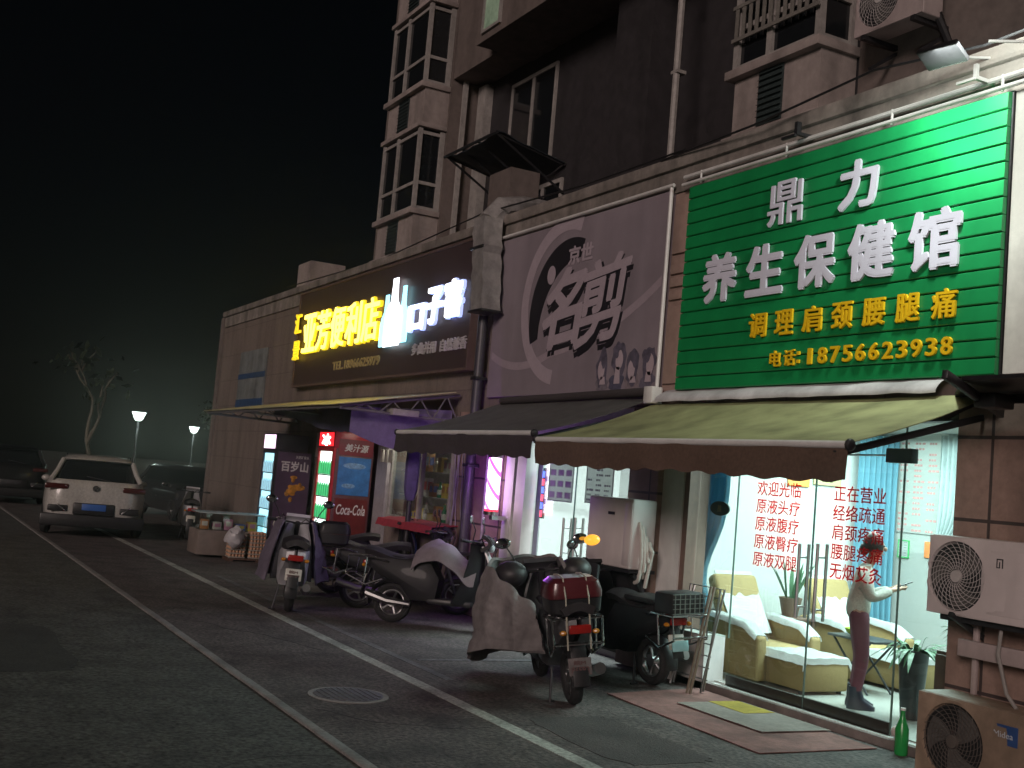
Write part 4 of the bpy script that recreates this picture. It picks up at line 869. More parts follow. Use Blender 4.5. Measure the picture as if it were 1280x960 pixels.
def tree(x, y, h, spread, seed, label, leaves=1400, lean=0.3, bare=.35):
    rnd = random.Random(seed); t = thing('tree', label, 'tree', (x, y, 0), 0, 'trees along the dark lane')
    b = B(); tips = []
    def limb(p, d, L, r, lv):
        pts = [p]; q = p
        for i in range(4):
            d = (d + Vector((rnd.uniform(-.22, .22), rnd.uniform(-.22, .22), .08))).normalized(); q = q + d * (L / 4); pts.append(q)
        b.tube(pts, [r * (1 - .12 * i) for i in range(5)], 7)
        if lv == 0: tips.append(q); tips.append(pts[3]); return
        for k in range(rnd.choice((2, 3))):
            nd = (d + Vector((rnd.uniform(-.8, .8), rnd.uniform(-.8, .8), rnd.uniform(.0, .5)))).normalized(); limb(pts[rnd.choice((3, 4, 4))], nd, L * rnd.uniform(.6, .8), r * .6, lv - 1)
    limb(Vector((x, y, 0)), Vector((lean, rnd.uniform(-.1, .2), 1)).normalized(), h * .4, .16 * spread, 3)
    b.build('trunk', bark, t)
    c = B(); bm = c.bm
    for i in range(leaves):
        p = rnd.choice(tips) + Vector((rnd.gauss(0, .45), rnd.gauss(0, .45), rnd.gauss(0, .35))) * spread
        s_ = rnd.uniform(.10, .24); a = Vector((rnd.uniform(-1, 1), rnd.uniform(-1, 1), rnd.uniform(-1, 1))).normalized(); e = a.orthogonal().normalized()
        vs_ = [bm.verts.new(p + v) for v in (a * s_, e * s_ * .45, -a * s_, -e * s_ * .45)]
        bm.faces.new(vs_).material_index = rnd.randint(0, 1)
    bmesh.ops.recalc_face_normals
    c.build('crown', leafm, t, smooth=False)
tree(-41.0, 6.1, 5.2, .8, 3, 'slender tree with a pale leaning forked trunk lit by the nearer lantern lamp', 60, .45)
tree(-72.0, 19.0, 5.0, 1.2, 11, 'dark leafy tree beside the farther lantern lamp', 1200, .1)

# ------------------------------------------------------------------ clinic interior
FZ = .085
tan = M('mustard_upholstery', (.29, .20, .085), .8, var=.08, sc_=30, bump=.2); towel_m = M('white_towel', (.78, .80, .80), .9, var=.08, sc_=40, bump=.3)
def recliner(X, Y, label):
    t = thing('recliner', label, 'recliner', (X - .8, Y, FZ), 0, 'mustard recliners along the clinic wall')
    B().box(X - .60, X, Y - .285, Y + .285, FZ + .03, FZ + .34, .03).build('footstool', tan, t)
    B().box(X - 1.18, X - .605, Y - .285, Y + .285, FZ + .05, FZ + .36, .03).build('seat', tan, t)
    B().obox((X - 1.34, Y, FZ + .62), (.15, .58, .78), (0, R(-26), 0), .05, 3).build('backrest', tan, t)
    for sy in (-1, 1):
        B().prism([(X - 1.45, FZ + .03), (X - .52, FZ + .03), (X - .54, FZ + .46), (X - .72, FZ + .54), (X - 1.30, FZ + .60), (X - 1.45, FZ + .58)], Y + sy * .285 + sy * .002, Y + sy * .42, 'y', .03, 3).build('armrest', tan, t)
    b = B()
    for x in (X - .08, X - 1.3):
        for sy in (-.24, .24): b.cyl((x, Y + sy, FZ), (x, Y + sy, FZ + .05), .025)
    b.build('foot', black_plastic, t)
def towel(label, fn, nu=18, nv=14): tag(B().sheet(fn, nu, nv, .012).build('towel', towel_m), label, 'towel', 'white towels on the recliners')
def towels(X, Y, who):
    n_ = lambda u, v, k: .012 * mnoise.noise((u * 6 + X, v * 6 + Y, k))
    towel('white towel draped over the footstool of ' + who, lambda u, v: (X - .62 + .66 * min(u, .94) , Y - .31 + .62 * v, FZ + .352 + n_(u, v, 1) - (max(0, u - .94) / .06 * .06) - .07 * max(0, (abs(v - .5) - .45) / .05)))
    towel('white towel hanging over the backrest of ' + who, lambda u, v: (X - 1.10 - .40 * v + n_(u, v, 2) * .5, Y - .25 + .5 * u + n_(v, u, 4), FZ + .42 + .60 * v + n_(u, v, 3)))
    for sy, wh in ((-1, 'street side'), (1, 'far side')):
        towel('white towel over the %s armrest of ' % wh + who, lambda u, v: (X - 1.28 + .72 * u, Y + sy * .352 + (v - .5) * .17, FZ + .612 - .10 * max(0, u - .75) / .25 - .055 * u * (u < .76) - .055 * .75 * (u >= .76) + n_(u, v, 5 + sy) - .05 * max(0, (abs(v - .5) - .4) / .1)))
recliner(-8.42, 8.12, 'mustard recliner nearest the glass doors, facing right'); towels(-8.42, 8.12, 'the recliner by the glass')
recliner(-8.42, 9.45, 'mustard recliner deeper in the room beyond the small black table'); towels(-8.42, 9.45, 'the recliner beyond the table')
tb_ = thing('side_table', 'small black folding table between the two mustard recliners', 'table', (-8.62, 8.78, FZ))
B().box(-8.95, -8.32, 8.60, 9.0, FZ + .50, FZ + .525, .006).build('tabletop', black_plastic, tb_)
for x0, x1 in ((-8.9, -8.4), (-8.4, -8.9)):
    for y in (8.64, 8.96): B().tube([(x0, y, FZ + .5), (x1, y, FZ)], .012).build('leg', dark_metal, tb_)
bw = B().loft([[(-8.7 + r_ * math.cos(q), 8.75 + r_ * math.sin(q), FZ + z) for q in [k * math.pi / 10 for k in range(20)]] for z, r_ in ((.527, .05), (.56, .10), (.60, .12), (.60, .11), (.56, .09))])
tag(bw.build('bowl', M('bowl_green', (.35, .45, .05), .35)), 'lime green bowl on the small black table', 'bowl')
stn = thing('plant_stand', 'dark stand against the wall holding a potted snake plant', 'stand', (-9.72, 8.78, FZ))
B().box(-9.92, -9.50, 8.62, 8.95, FZ + .55, FZ + .58, .005).build('top', wood_dark, stn)
for x in (-9.9, -9.52):
    for y in (8.64, 8.93): B().box(x - .015, x + .015, y - .015, y + .015, FZ, FZ + .55).build('leg', wood_dark, stn)
leaf_g = M('house_leaf', (.05, .13, .06), .5, var=.35); pot_m = M('clay_pot', (.16, .10, .07), .6)
def blade(b, p, d, L, w_, droop, n=6):
    d = Vector(d).normalized(); sx = d.cross(Vector((0, 0, 1)))
    sx = sx.normalized() if sx.length > .05 else Vector((1, 0, 0)); p = Vector(p)
    hz = Vector((d.x, d.y, 0))
    def f(u, v):
        q = p + d * L * u + Vector((0, 0, -droop * u * u * L)) + hz * droop * .3 * u * u * L
        return q + sx * (v - .5) * w_ * math.sin(math.pi * min(1, .12 + u * .88)) ** .7
    b.sheet(f, n, 2, .002)
def plant(name, label, x, y, z, pr, ph, L, w_, cnt, droop, seed, m_pot=pot_m, spread=.5):
    rnd = random.Random(seed); t = thing(name, label, 'plant', (x, y, z))
    B().loft([[(x + r_ * math.cos(q), y + r_ * math.sin(q), z + zz) for q in [k * math.pi / 10 for k in range(20)]] for zz, r_ in ((0, pr * .68), (ph * .9, pr), (ph, pr * 1.06), (ph, pr * .9), (ph * .93, pr * .88))]).build('pot', m_pot, t)
    b = B()
    for i in range(cnt):
        a = rnd.uniform(0, 6.28); s_ = rnd.uniform(.1, 1) * spread
        blade(b, (x + math.cos(a) * pr * .4, y + math.sin(a) * pr * .4, z + ph * .93), (math.cos(a) * s_, math.sin(a) * s_, 1), L * rnd.uniform(.6, 1), w_ * rnd.uniform(.7, 1.1), droop * rnd.uniform(.5, 1.3))
    b.build('foliage', leaf_g, t, smooth=False)
plant('potted_plant', 'snake plant with upright leaves in a brown pot on the dark stand', -9.72, 8.78, FZ + .581, .12, .2, .5, .05, 14, .1, 3)
plant('potted_plant', 'arching leafy plant in a tall black planter inside the right glass pane', -7.42, 8.16, FZ, .13, .60, .42, .055, 34, .9, 5, M('black_pot', (.012, .012, .014), .35), 1.4)
cab = thing('wood_cabinet', 'low dark brown wooden cabinet behind the right glass pane', 'cabinet', (-6.6, 7.85, FZ))
B().box(-6.70, -6.24, 7.62, 8.1, FZ, .80, .008).build('carcass', wood_dark, cab)
for x0, x1 in ((-6.69, -6.475), (-6.465, -6.25)): B().box(x0, x1, 7.60, 7.618, FZ + .05, .77, .004).build('door', wood_dark, cab)
plant('potted_plant', 'bushy green plant on top of the dark brown cabinet', -6.50, 7.85, .802, .11, .14, .36, .05, 40, .8, 9, pot_m, 1.5)
cu_b = M('curtain_blue', (.20, .46, .60), .8, var=.15, sc_=3); translucent(cu_b, .35)
cu_g = M('curtain_grey', (.38, .44, .45), .8, var=.35, sc_=4)
def curtain(label, p0, p1, zt, zb, folds, m, tie=None, amp=.035):
    p0 = Vector((*p0, 0)); p1 = Vector((*p1, 0)); d = (p1 - p0); nrm = Vector((-d.y, d.x, 0)).normalized(); L = d.length
    def fn(u, v):
        s_ = 1.0; sh_ = 0.0
        if tie:
            zz, k, side_ = tie; g = math.exp(-((v - zz) / .22) ** 2); s_ = 1 - (1 - k) * max(g, (v > zz) * .75); sh_ = side_ * (1 - s_) * L
        p = p0 + d.normalized() * (u * L * s_ + max(0, sh_)) + nrm * (amp * math.sin(u * folds * 6.28 + .6 * math.sin(v * 3)) * (.6 + .4 * v) + .01 * mnoise.noise((u * 9, v * 3, 0)))
        return (p.x, p.y, zt + (zb - zt) * v)
    tag(B().sheet(fn, 90, 14, .006).build('curtain', m), label, 'curtain', 'curtains in the clinic')
curtain('pale blue curtain gathered at the left edge of the glass doors', (-10.0, 7.60), (-9.42, 7.60), 2.6, .55, 6, cu_b, (.75, .50, 0))
curtain('long blue curtain hanging by the back corner behind the standing woman', (-9.98, 9.92), (-9.82, 10.38), 2.75, .35, 7, cu_b)
curtain('grey sheer curtain tied back beside the printed price list', (-9.20, 10.36), (-8.72, 10.36), 2.78, 1.4, 7, cu_g, (.95, .35, 0))
paper = M('paper_white', (.74, .76, .74), .7, var=.04); print_r = M('print_pale_red', (.62, .30, .30), .7); print_g = M('print_grey', (.35, .36, .38), .7)
paper_lit = M('paper_thin', (.74, .76, .74), .7, var=.04); translucent(paper_lit, .75)
def poster(name, label, cat, x0, x1, z0, z1, y, rows, cols, m_ink, fill=.45, seed=1, frame=None, grp=None):
    rnd = random.Random(seed); t = thing(name, label, cat, ((x0 + x1) / 2, y, z0), 0, grp)
    B().box(x0, x1, y - .008, y, z0, z1).build('sheet', paper_lit if name == 'style_poster' else paper, t)
    if frame: B().box(x0 - .012, x0, y - .012, y, z0 - .012, z1 + .012).box(x1, x1 + .012, y - .012, y, z0 - .012, z1 + .012).box(x0, x1, y - .012, y, z1, z1 + .012).box(x0, x1, y - .012, y, z0 - .012, z0).build('frame', frame, t)
    b = B(); cw_ = (x1 - x0) / cols; rh = (z1 - z0) / rows
    for i in range(rows):
        for j in range(cols):
            if rnd.random() < .12 and cols < 4 and rows > 4: continue
            w_ = cw_ * rnd.uniform(.5, .8); xx = x0 + j * cw_ + cw_ * .1; zz = z0 + i * rh + rh * (1 - fill) / 2; k_ = 3
            for q in range(k_): 
                if rows > 4: b.box(xx + w_ * q / k_, xx + w_ * (q + rnd.uniform(.6, .9)) / k_, y - .0095, y - .008, zz, zz + rh * fill)
            if rows <= 4: b.box(xx, xx + cw_ * .72, y - .0095, y - .008, zz, zz + rh * fill)
    b.build('print', m_ink, t); return t
poster('price_list', 'tall white price list with rows of faint red print on the back wall', 'poster', -9.86, -9.24, 1.66, 2.72, 10.445, 17, 3, print_r, .38, 4)
poster('notice_card', 'small white card in a green frame under the price list', 'sign', -9.80, -9.66, 1.38, 1.56, 10.445, 6, 2, print_g, .3, 6, M('frame_green', (.05, .40, .12), .5))
tag(B().box(-9.42, -9.24, 10.43, 10.447, 1.40, 1.58, .004).build('orange_card', M('orange_card', (.65, .20, .06), .6)), 'small orange card on the back wall right of the green framed card', 'sign')
wc = thing('wall_picture', 'pale yellow framed panel high on the wall left of the long blue curtain', 'picture', (-10.13, 9.55, 2.2))
B().box(-10.145, -10.12, 9.38, 9.80, 2.12, 2.66, .004).build('panel', M('pale_yellow', (.62, .55, .30), .6), wc)
B().box(-10.12, -10.115, 9.50, 9.54, 2.16, 2.32).box(-10.12, -10.115, 9.62, 9.66, 2.16, 2.32).build('motif', wood_dark, wc)
tag(B().box(-10.145, -10.125, 9.0, 9.32, 2.08, 2.22, .004).build('orange_notice', M('orange_notice', (.72, .30, .08), .6)), 'orange and white strip notice on the wall just under the awning edge', 'notice')

# ------------------------------------------------------------------ the woman in the clinic
def skin(name, J, E_, m, parent, sub=2, root=None):
    names = list(J); me = bpy.data.meshes.new(name); me.from_pydata([J[k][:3] for k in names], [(names.index(a), names.index(b)) for a, b in E_], [])
    o = bpy.data.objects.new(name, me); COL.objects.link(o); o.parent = parent
    sm = o.modifiers.new('s', 'SKIN'); sm.use_smooth_shade = True; sm.branch_smoothing = .4
    for i, k in enumerate(names):
        sv = me.skin_vertices[0].data[i]; r_ = J[k][3]; sv.radius = r_ if isinstance(r_, tuple) else (r_, r_); sv.use_root = (k == (root or names[0]))
    s2 = o.modifiers.new('u', 'SUBSURF'); s2.levels = s2.render_levels = sub
    bpy.context.view_layer.update(); dg = bpy.context.evaluated_depsgraph_get()
    nm = bpy.data.meshes.new_from_object(o.evaluated_get(dg)); o.modifiers.clear(); o.data = nm
    nm.materials.clear(); nm.materials.append(m)
    for p in nm.polygons: p.use_smooth = True
    return o
pe = thing('person', 'woman in cream knit jumper and maroon trousers looking at a phone behind the glass', 'person', (-7.90, 7.98, FZ), math.atan2(.72, .62))
skin_m = M('skin', (.48, .30, .22), .55, var=.06)
J = {'pelvis': (-.02, 0, .84, (.125, .10)), 'waist': (-.03, 0, .98, (.105, .085)), 'chest': (0, 0, 1.14, (.125, .095)), 'neckb': (.04, 0, 1.29, .055), 'neck': (.07, 0, 1.34, .045), 'jaw': (.10, 0, 1.39, (.058, .066)), 'skull': (.105, 0, 1.47, (.075, .088)), 'crown': (.09, 0, 1.54, (.055, .06))}
Ed = [('pelvis', 'waist'), ('waist', 'chest'), ('chest', 'neckb'), ('neckb', 'neck'), ('neck', 'jaw'), ('jaw', 'skull'), ('skull', 'crown')]
for s_, n_ in ((1, 'l'), (-1, 'r')):
    J.update({n_ + 'sh': (.0, s_ * .155, 1.24, .05), n_ + 'el': (.06, s_ * .21, 1.0, .04), n_ + 'wr': (.25, s_ * .075, 1.08, .026), n_ + 'pa': (.315, s_ * .05, 1.105, (.030, .018)),
              n_ + 'hp': (-.01, s_ * .085, .78, .088), n_ + 'kn': (.03, s_ * .085, .44, .058), n_ + 'an': (-.02, s_ * .085, .09, .038), n_ + 'to': (.09, s_ * .090, .035, .024)})
    Ed += [('chest', n_ + 'sh'), (n_ + 'sh', n_ + 'el'), (n_ + 'el', n_ + 'wr'), (n_ + 'wr', n_ + 'pa'), ('pelvis', n_ + 'hp'), (n_ + 'hp', n_ + 'kn'), (n_ + 'kn', n_ + 'an'), (n_ + 'an', n_ + 'to')]
    for f in range(4):
        y0 = s_ * (.066 - f * .014); J[n_ + 'f%da' % f] = (.355, y0, 1.115 - f * .004, .0095); J[n_ + 'f%db' % f] = (.385 - f * .003, y0 - s_ * .018, 1.125 - f * .008, .0085); J[n_ + 'f%dc' % f] = (.380, y0 - s_ * .040, 1.138 - f * .01, .007)
        Ed += [(n_ + 'pa', n_ + 'f%da' % f), (n_ + 'f%da' % f, n_ + 'f%db' % f), (n_ + 'f%db' % f, n_ + 'f%dc' % f)]
    J[n_ + 'ta'] = (.30, s_ * .022, 1.125, .0105); J[n_ + 'tb'] = (.335, s_ * .006, 1.145, .009); Ed += [(n_ + 'wr', n_ + 'ta'), (n_ + 'ta', n_ + 'tb')]
body = skin('body', J, Ed, skin_m, pe)
fc = B().sph((.185, 0, 1.445), (.018, .013, .022), 10).sph((.10, .078, 1.45), (.018, .009, .028), 8).sph((.10, -.078, 1.45), (.018, .009, .028), 8); fc.build('face', skin_m, pe, True)
B().sph((.172, .032, 1.475), (.010, .014, .007), 8).sph((.172, -.032, 1.475), (.010, .014, .007), 8).build('eye', black_plastic, pe, True)
B().sph((.172, 0, 1.395), (.008, .022, .006), 8).build('mouth', M('lips', (.35, .12, .10), .5), pe, True)
hr = B(); hr.sheet(lambda u, v: (.082 + (.090 + .005 * mnoise.noise((u * 9, v * 6, 1))) * math.cos((u - .5) * 5.0 + math.pi) * math.sin(.05 + v * 2.05), (.086 + .005 * mnoise.noise((u * 9, v * 6, 2))) * math.sin((u - .5) * 5.0 + math.pi) * math.sin(.05 + v * 2.05), 1.475 + .115 * math.cos(.05 + v * 2.05)), 24, 14, .02)
hr.sph((.0, 0, 1.43), (.045, .05, .06), 12); hr.build('hair', M('hair_black', (.02, .016, .014), .5, var=.4, sc_=40), pe, True)
Jc = {k: J[k] for k in ('pelvis', 'waist', 'chest', 'neckb', 'lsh', 'lel', 'lwr', 'rsh', 'rel', 'rwr')}
Jc['pelvis'] = (-.02, 0, .76, (.160, .14)); Jc['waist'] = (-.03, 0, .97, (.15, .125)); Jc['chest'] = (0, 0, 1.13, (.155, .125)); Jc['neckb'] = (.05, 0, 1.305, .062)
for n_ in 'lr':
    for k, r_ in (('sh', .072), ('el', .063), ('wr', .044)): Jc[n_ + k] = (*J[n_ + k][:3], r_)
knit = M('cream_knit', (.68, .67, .62), .9, var=.2, sc_=60, bump=.5)
skin('jumper', Jc, [e for e in Ed if e[0] in Jc and e[1] in Jc], knit, pe)
Jt = {'pelvis': (-.02, 0, .84, (.115, .10)), 'waist': (-.03, 0, .95, (.105, .09))}
for n_ in 'lr':
    for k, r_ in (('hp', .098), ('kn', .068), ('an', .052)): Jt[n_ + k] = (*J[n_ + k][:3], r_)
skin('trousers', Jt, [e for e in Ed if e[0] in Jt and e[1] in Jt], M('maroon_cloth', (.13, .035, .055), .85, var=.15), pe)
for s_ in (1, -1): B().loft([[(.01 + x, s_ * .09 + y * 1.0, z) for x, y in [(.125 * math.cos(q) + .03, .043 * math.sin(q)) for q in [k * math.pi / 8 for k in range(16)]]] for z in (0.0, .035)] + [[(.0 + x, s_ * .09 + y, .085) for x, y in [(.075 * math.cos(q), .043 * math.sin(q)) for q in [k * math.pi / 8 for k in range(16)]]], [(-.02 + x, s_ * .088 + y, .20) for x, y in [(.052 * math.cos(q), .050 * math.sin(q)) for q in [k * math.pi / 8 for k in range(16)]]]]).build('boot', M('boot_navy', (.02, .022, .04), .35), pe, True)
ph = B().obox((.365, 0, 1.145), (.15, .075, .010), (0, R(-25), 0), .003); ph = ph.build('phone', black_plastic); ph.location = pe.location; ph.rotation_euler = pe.rotation_euler
tag(ph, 'dark mobile phone held in both hands by the woman behind the glass', 'phone')

# ------------------------------------------------------------------ outside the clinic
rug = thing('rug', 'large worn pinkish red carpet laid on the asphalt before the glass doors', 'carpet', (-7.9, 6.6, 0))
redc = M('carpet_red', (.25, .115, .105), .95, var=.25, sc_=18, bump=.3, dirt=.55)
B().sheet(lambda u, v: (-9.0 + 2.2 * u - .2 * v * (1 - u), 6.02 - .08 * u + 1.19 * v, .008 + .003 * mnoise.noise((u * 5, v * 4, 0))), 16, 10, .006).build('pile', redc, rug)
mt_ = thing('door_mat', 'smaller greyish mat with a yellow end lying on the red carpet', 'mat', (-7.9, 6.8, .012))
B().sheet(lambda u, v: (-8.52 + 1.15 * u + .02 * v, 6.45 + .72 * v, .022 + .003 * mnoise.noise((u * 5, v * 4, 3))), 12, 8, .006).build('mat', M('mat_grey', (.25, .21, .19), .95, var=.25, sc_=20, dirt=.3), mt_)
B().sheet(lambda u, v: (-8.515 + .50 * u, 6.80 + .34 * v, .0275 + .003 * mnoise.noise((u * 5, v * 4, 3))), 6, 6, .002).build('yellow_end', M('mat_yellow', (.40, .29, .04), .95, var=.3, sc_=15, dirt=.3), mt_)
rk = thing('drying_rack', 'folded steel drying rack leaning against the white door jamb', 'rack', (-9.1, 7.05, 0))
b = B()
for x0, dy in ((-9.40, .06), (-9.34, -.02)):
    b.tube([(x0, 7.0 + dy, .03), (x0 + .03, 7.16, 1.0), (x0 + .50, 7.16, 1.0), (x0 + .47, 7.0 + dy, .03)], .011)
for i in range(8): z = .14 + i * .11; b.tube([(-9.40, 7.06 + z * .1, z), (-8.90, 7.06 + z * .1, z)], .006, 6)
b.build('frame', steel, rk)
for x in (-8.92, -8.97): B().obox((x + .02, 6.98, .5), (.022, .022, 1.06), (R(-9), R(3), 0), .004).build('bamboo_pole', M('bamboo', (.20, .17, .13), .6), rk)
bo = thing('glass_bottle', 'green glass bottle on the ground at the right end of the door step', 'bottle', (-6.62, 7.20, 0))
B().loft([[(-6.62 + r_ * math.cos(q), 7.20 + r_ * math.sin(q), z) for q in [k * math.pi / 8 for k in range(16)]] for z, r_ in ((0, .045), (.02, .052), (.20, .052), (.26, .03), (.30, .017), (.34, .017))]).build('body', M('green_plastic', (.02, .28, .06), .25), bo)
B().cyl((-6.62, 7.2, .341), (-6.62, 7.2, .36), .02).build('cap', white_metal, bo)
tag(B().sph((-6.78, 7.33, .135), (.06, .055, .052), 12).build('paper_cup_ball', M('foam_white', (.6, .5, .48), .7)), 'small crumpled pinkish white ball on the step beside the green bottle', 'litter')

# ------------------------------------------------------------------ barber pole and salon door details
bp = thing('barber_pole', 'glowing violet white barber pole mounted on the tiled wall beside the salon door', 'barber pole', (-13.43, 6.97, 1.3))
pm_ = bpy.data.materials.new('pole_glow'); pm_.use_nodes = True; t = pm_.node_tree; p = t.nodes['Principled BSDF']
tcn = t.nodes.new('ShaderNodeTexCoord'); wv = t.nodes.new('ShaderNodeTexWave'); wv.wave_type = 'BANDS'; wv.bands_direction = 'DIAGONAL'; wv.inputs['Scale'].default_value = 2.1; wv.inputs['Distortion'].default_value = 0
cr_ = t.nodes.new('ShaderNodeValToRGB'); cr_.color_ramp.interpolation = 'CONSTANT'; e = cr_.color_ramp.elements
e[0].color = (1, .72, 1, 1); e[1].position = .88; e[1].color = (.25, .03, .35, 1)
t.links.new(tcn.outputs['Object'], wv.inputs[0]); t.links.new(wv.outputs['Fac'], cr_.inputs[0]); t.links.new(cr_.outputs[0], p.inputs['Emission Color']); p.inputs['Emission Strength'].default_value = 5.0
B().cyl((-13.43, 6.97, 1.475), (-13.43, 6.97, 2.14), .085, n=24).build('glowing_tube', pm_, bp)
B().cyl((-13.43, 6.97, 1.40), (-13.43, 6.97, 1.445), .10, n=24).build('cap', chrome, bp); B().cyl((-13.43, 6.97, 2.143), (-13.43, 6.97, 2.22), .10, n=24).build('cap', chrome, bp); B().box(-13.47, -13.39, 6.97, 7.17, 1.34, 1.395).build('bracket', chrome, bp)
B().cyl((-13.43, 6.97, 1.446), (-13.43, 6.97, 1.474), .092, n=24).build('red_band', ME('pole_red', (1, .05, .10), 1.2), bp)
lamp('barber_pole_glow', 'POINT', (-13.60, 6.70, 1.85), 15, (.50, .12, 1.0), .12)
ls = thing('led_sign', 'narrow upright LED sign with red and blue dots inside the salon glass door', 'sign', (-12.93, 7.42, 1.45))
B().box(-12.98, -12.86, 7.41, 7.44, 1.42, 2.06).build('housing', black_plastic, ls)
for k, (c_, nm) in enumerate((((1, .06, .12), 'red_light'), ((.10, .15, 1), 'blue_light'))):
    b = B()
    for i in range(k, 6, 2): b.box(-12.965, -12.875, 7.402, 7.409, 1.44 + i * .10, 1.52 + i * .10, .004)
    b.build(nm, ME('led_' + nm, c_, 4), ls)
poster('style_poster', 'thin framed sheet with six small pale hairstyle pictures on the salon door', 'poster', -12.66, -12.10, 1.67, 2.22, 7.366, 4, 3, M('print_pale', (.50, .50, .52), .6), .55, 3, print_g)
poster('style_poster', 'thin framed sheet of fine printed rows on the right salon door', 'poster', -11.78, -11.22, 1.69, 2.22, 7.366, 9, 3, print_g, .40, 5, print_g)

# ------------------------------------------------------------------ convenience store front
FR_red = M('cooler_red', (.42, .02, .03), .35, var=.1)
def cooler(label, x0, x1, y0, y1, zt, body_m, glow, gs_, header_m, header_e, hz=.28):
    t = thing('drinks_cooler', label, 'cooler', ((x0 + x1) / 2, (y0 + y1) / 2, 0), 0, 'lit drinks coolers at the store front')
    B().box(x0, x1, y0 + .02, y1, .04, zt, .015).build('cabinet', body_m, t)
    B().box(x0, x1, y0 - .02, y1 - .1, zt + .002, zt + hz, .012).build('header', header_m, t)
    B().box(x0 + .05, x1 - .05, y0 - .026, y0 - .021, zt + .03, zt + hz - .03).build('header_light', header_e, t)
    d = B().box(x0 + .07, x1 - .07, y0 + .008, y0 + .018, .25, zt - .06).build('lit_interior', glow, t)
    f = B().box(x0, x0 + .07, y0 - .02, y0 + .019, .12, zt).box(x1 - .07, x1, y0 - .02, y0 + .019, .12, zt).box(x0 + .07, x1 - .07, y0 - .02, y0 + .019, zt - .06, zt).box(x0 + .07, x1 - .07, y0 - .02, y0 + .019, .12, .25)
    f.build('door_frame', FR_red if 'red framed' in label else body_m, t)
    b = B()
    for z in [.25 + (zt - .35) * k / 5 for k in range(1, 5)]: b.box(x0 + .07, x1 - .07, y0 + .002, y0 + .008, z, z + .02)
    b.build('shelf', steel, t)
    bt = []
    for k in range(5):
        q_ = B(); bt.append(q_); z = .272 + (zt - .35) * k / 5
        for i in range(6):
            x = x0 + .12 + i * (x1 - x0 - .24) / 5; q_.cyl((x, y0 + .0, z), (x, y0 + .0, z + .17), .026, n=8).cyl((x, y0, z + .17), (x, y0, z + .22), .026, .011, n=8)
    return t, bt
c1, bt = cooler('red framed lit drinks cooler with a red glowing header and red and blue side panel', -18.84, -18.05, 6.42, 7.10, 2.15, M('cooler_side', (.11, .045, .05), .45, var=.2), ME('cooler_light', (.80, 1.0, .90), 2.4), 1, FR_red, ME('header_red', (1, .02, .03), 1.6))
for q_ in bt: q_.build('bottle_row', M('drink_green', (.05, .45, .15), .3, var=.5, sc_=3, emit=(.05, .45, .18), es=.5), c1)
B().text('冰', -18.66, -18.22, 2.18, 2.38, 6.393, .004, .06).build('header_glyph', ME('glyph_white', (1, .95, .9), 4), c1)
# side panel of the red cooler, facing along the street
side = Matrix.Translation((-18.05, 6.78, 0)) @ Euler((0, 0, R(90))).to_matrix().to_4x4()
B().box(-18.05, -18.042, 6.50, 7.06, .55, 1.34).build('side_panel', M('cola_brown', (.13, .018, .018), .4, var=.3, sc_=5), c1)
B().box(-18.05, -18.043, 6.50, 7.06, 1.40, 2.02).build('side_panel', M('panel_blue', (.04, .16, .42), .45, var=.35, sc_=7), c1)
B().box(-18.05, -18.042, 6.48, 7.08, 2.05, 2.31).build('side_panel', M('panel_red', (.18, .02, .03), .4), c1)
B().text('Coca-Cola', -.25, .25, 1.08, 1.25, -.009, .004, .012, .25, mt=side).text('美汁源', -.20, .22, 2.11, 2.24, -.009, .004, .02, .2, mt=side).build('side_lettering', M('letter_white', (.62, .6, .62), .5), c1)
b = B(); rnd = random.Random(4)
for i in range(0):
    z = 1.46 + i * .07 + (.06 if i > 5 else 0); b.box(-18.043, -18.041, 6.56, 6.56 + rnd.uniform(.2, .42), z, z + .012)
b.sph((-18.043, 6.78, 1.88), (.003, .20, .05), 10).sph((-18.043, 6.70, 1.55), (.003, .12, .04), 10).build('panel_print', M('print_lightblue', (.16, .30, .52), .5, var=.5, sc_=20), c1)
c2, bt = cooler('dark framed drinks cooler with cyan light and a purple poster side, farther from the camera', -22.08, -21.26, 6.42, 7.12, 2.06, M('cooler_dark', (.035, .03, .045), .4), ME('cooler_cyan', (.42, .85, 1.0), 1.5), 1, M('cooler_dark', (.03, .03, .04), .4), ME('header_pink', (1, .72, .95), 2.0), .32)
for q_ in bt: q_.build('bottle_row', M('drink_clear', (.5, .75, .85), .3, emit=(.3, .6, .7), es=.4), c2)
side2 = Matrix.Translation((-21.26, 6.78, 0)) @ Euler((0, 0, R(90))).to_matrix().to_4x4()
B().box(-21.26, -21.252, 6.46, 7.10, .5, 2.04).build('side_panel', M('panel_purple', (.085, .05, .10), .5, var=.3, sc_=3), c2)
B().text('百岁山', -.25, .28, 1.68, 1.88, -.009, .004, .03, mt=side2).text('天然矿泉水', .02, .28, 1.93, 1.99, -.009, .003, .02, mt=side2).build('side_lettering', M('letter_white', (.6, .6, .62), .5), c2)
b = B(); rnd = random.Random(9)
for i in range(26): a = rnd.uniform(0, 6.28); q = rnd.uniform(0, .20); b.sph((-21.25, 6.82 + math.cos(a) * q, 1.36 + math.sin(a) * q * 1.1), (.006, rnd.uniform(.03, .07), rnd.uniform(.03, .06)), 8)
b.build('fruit_picture', M('print_orange', (.55, .25, .04), .5, var=.7, sc_=14), c2)
tag(B().box(-20.9, -20.2, 7.05, 7.2, 2.0, 2.45, .01).build('notice_board', M('board_pale', (.36, .33, .32), .6, dirt=.2)), 'blank pale board fixed to the wall above the purple poster cooler', 'board')
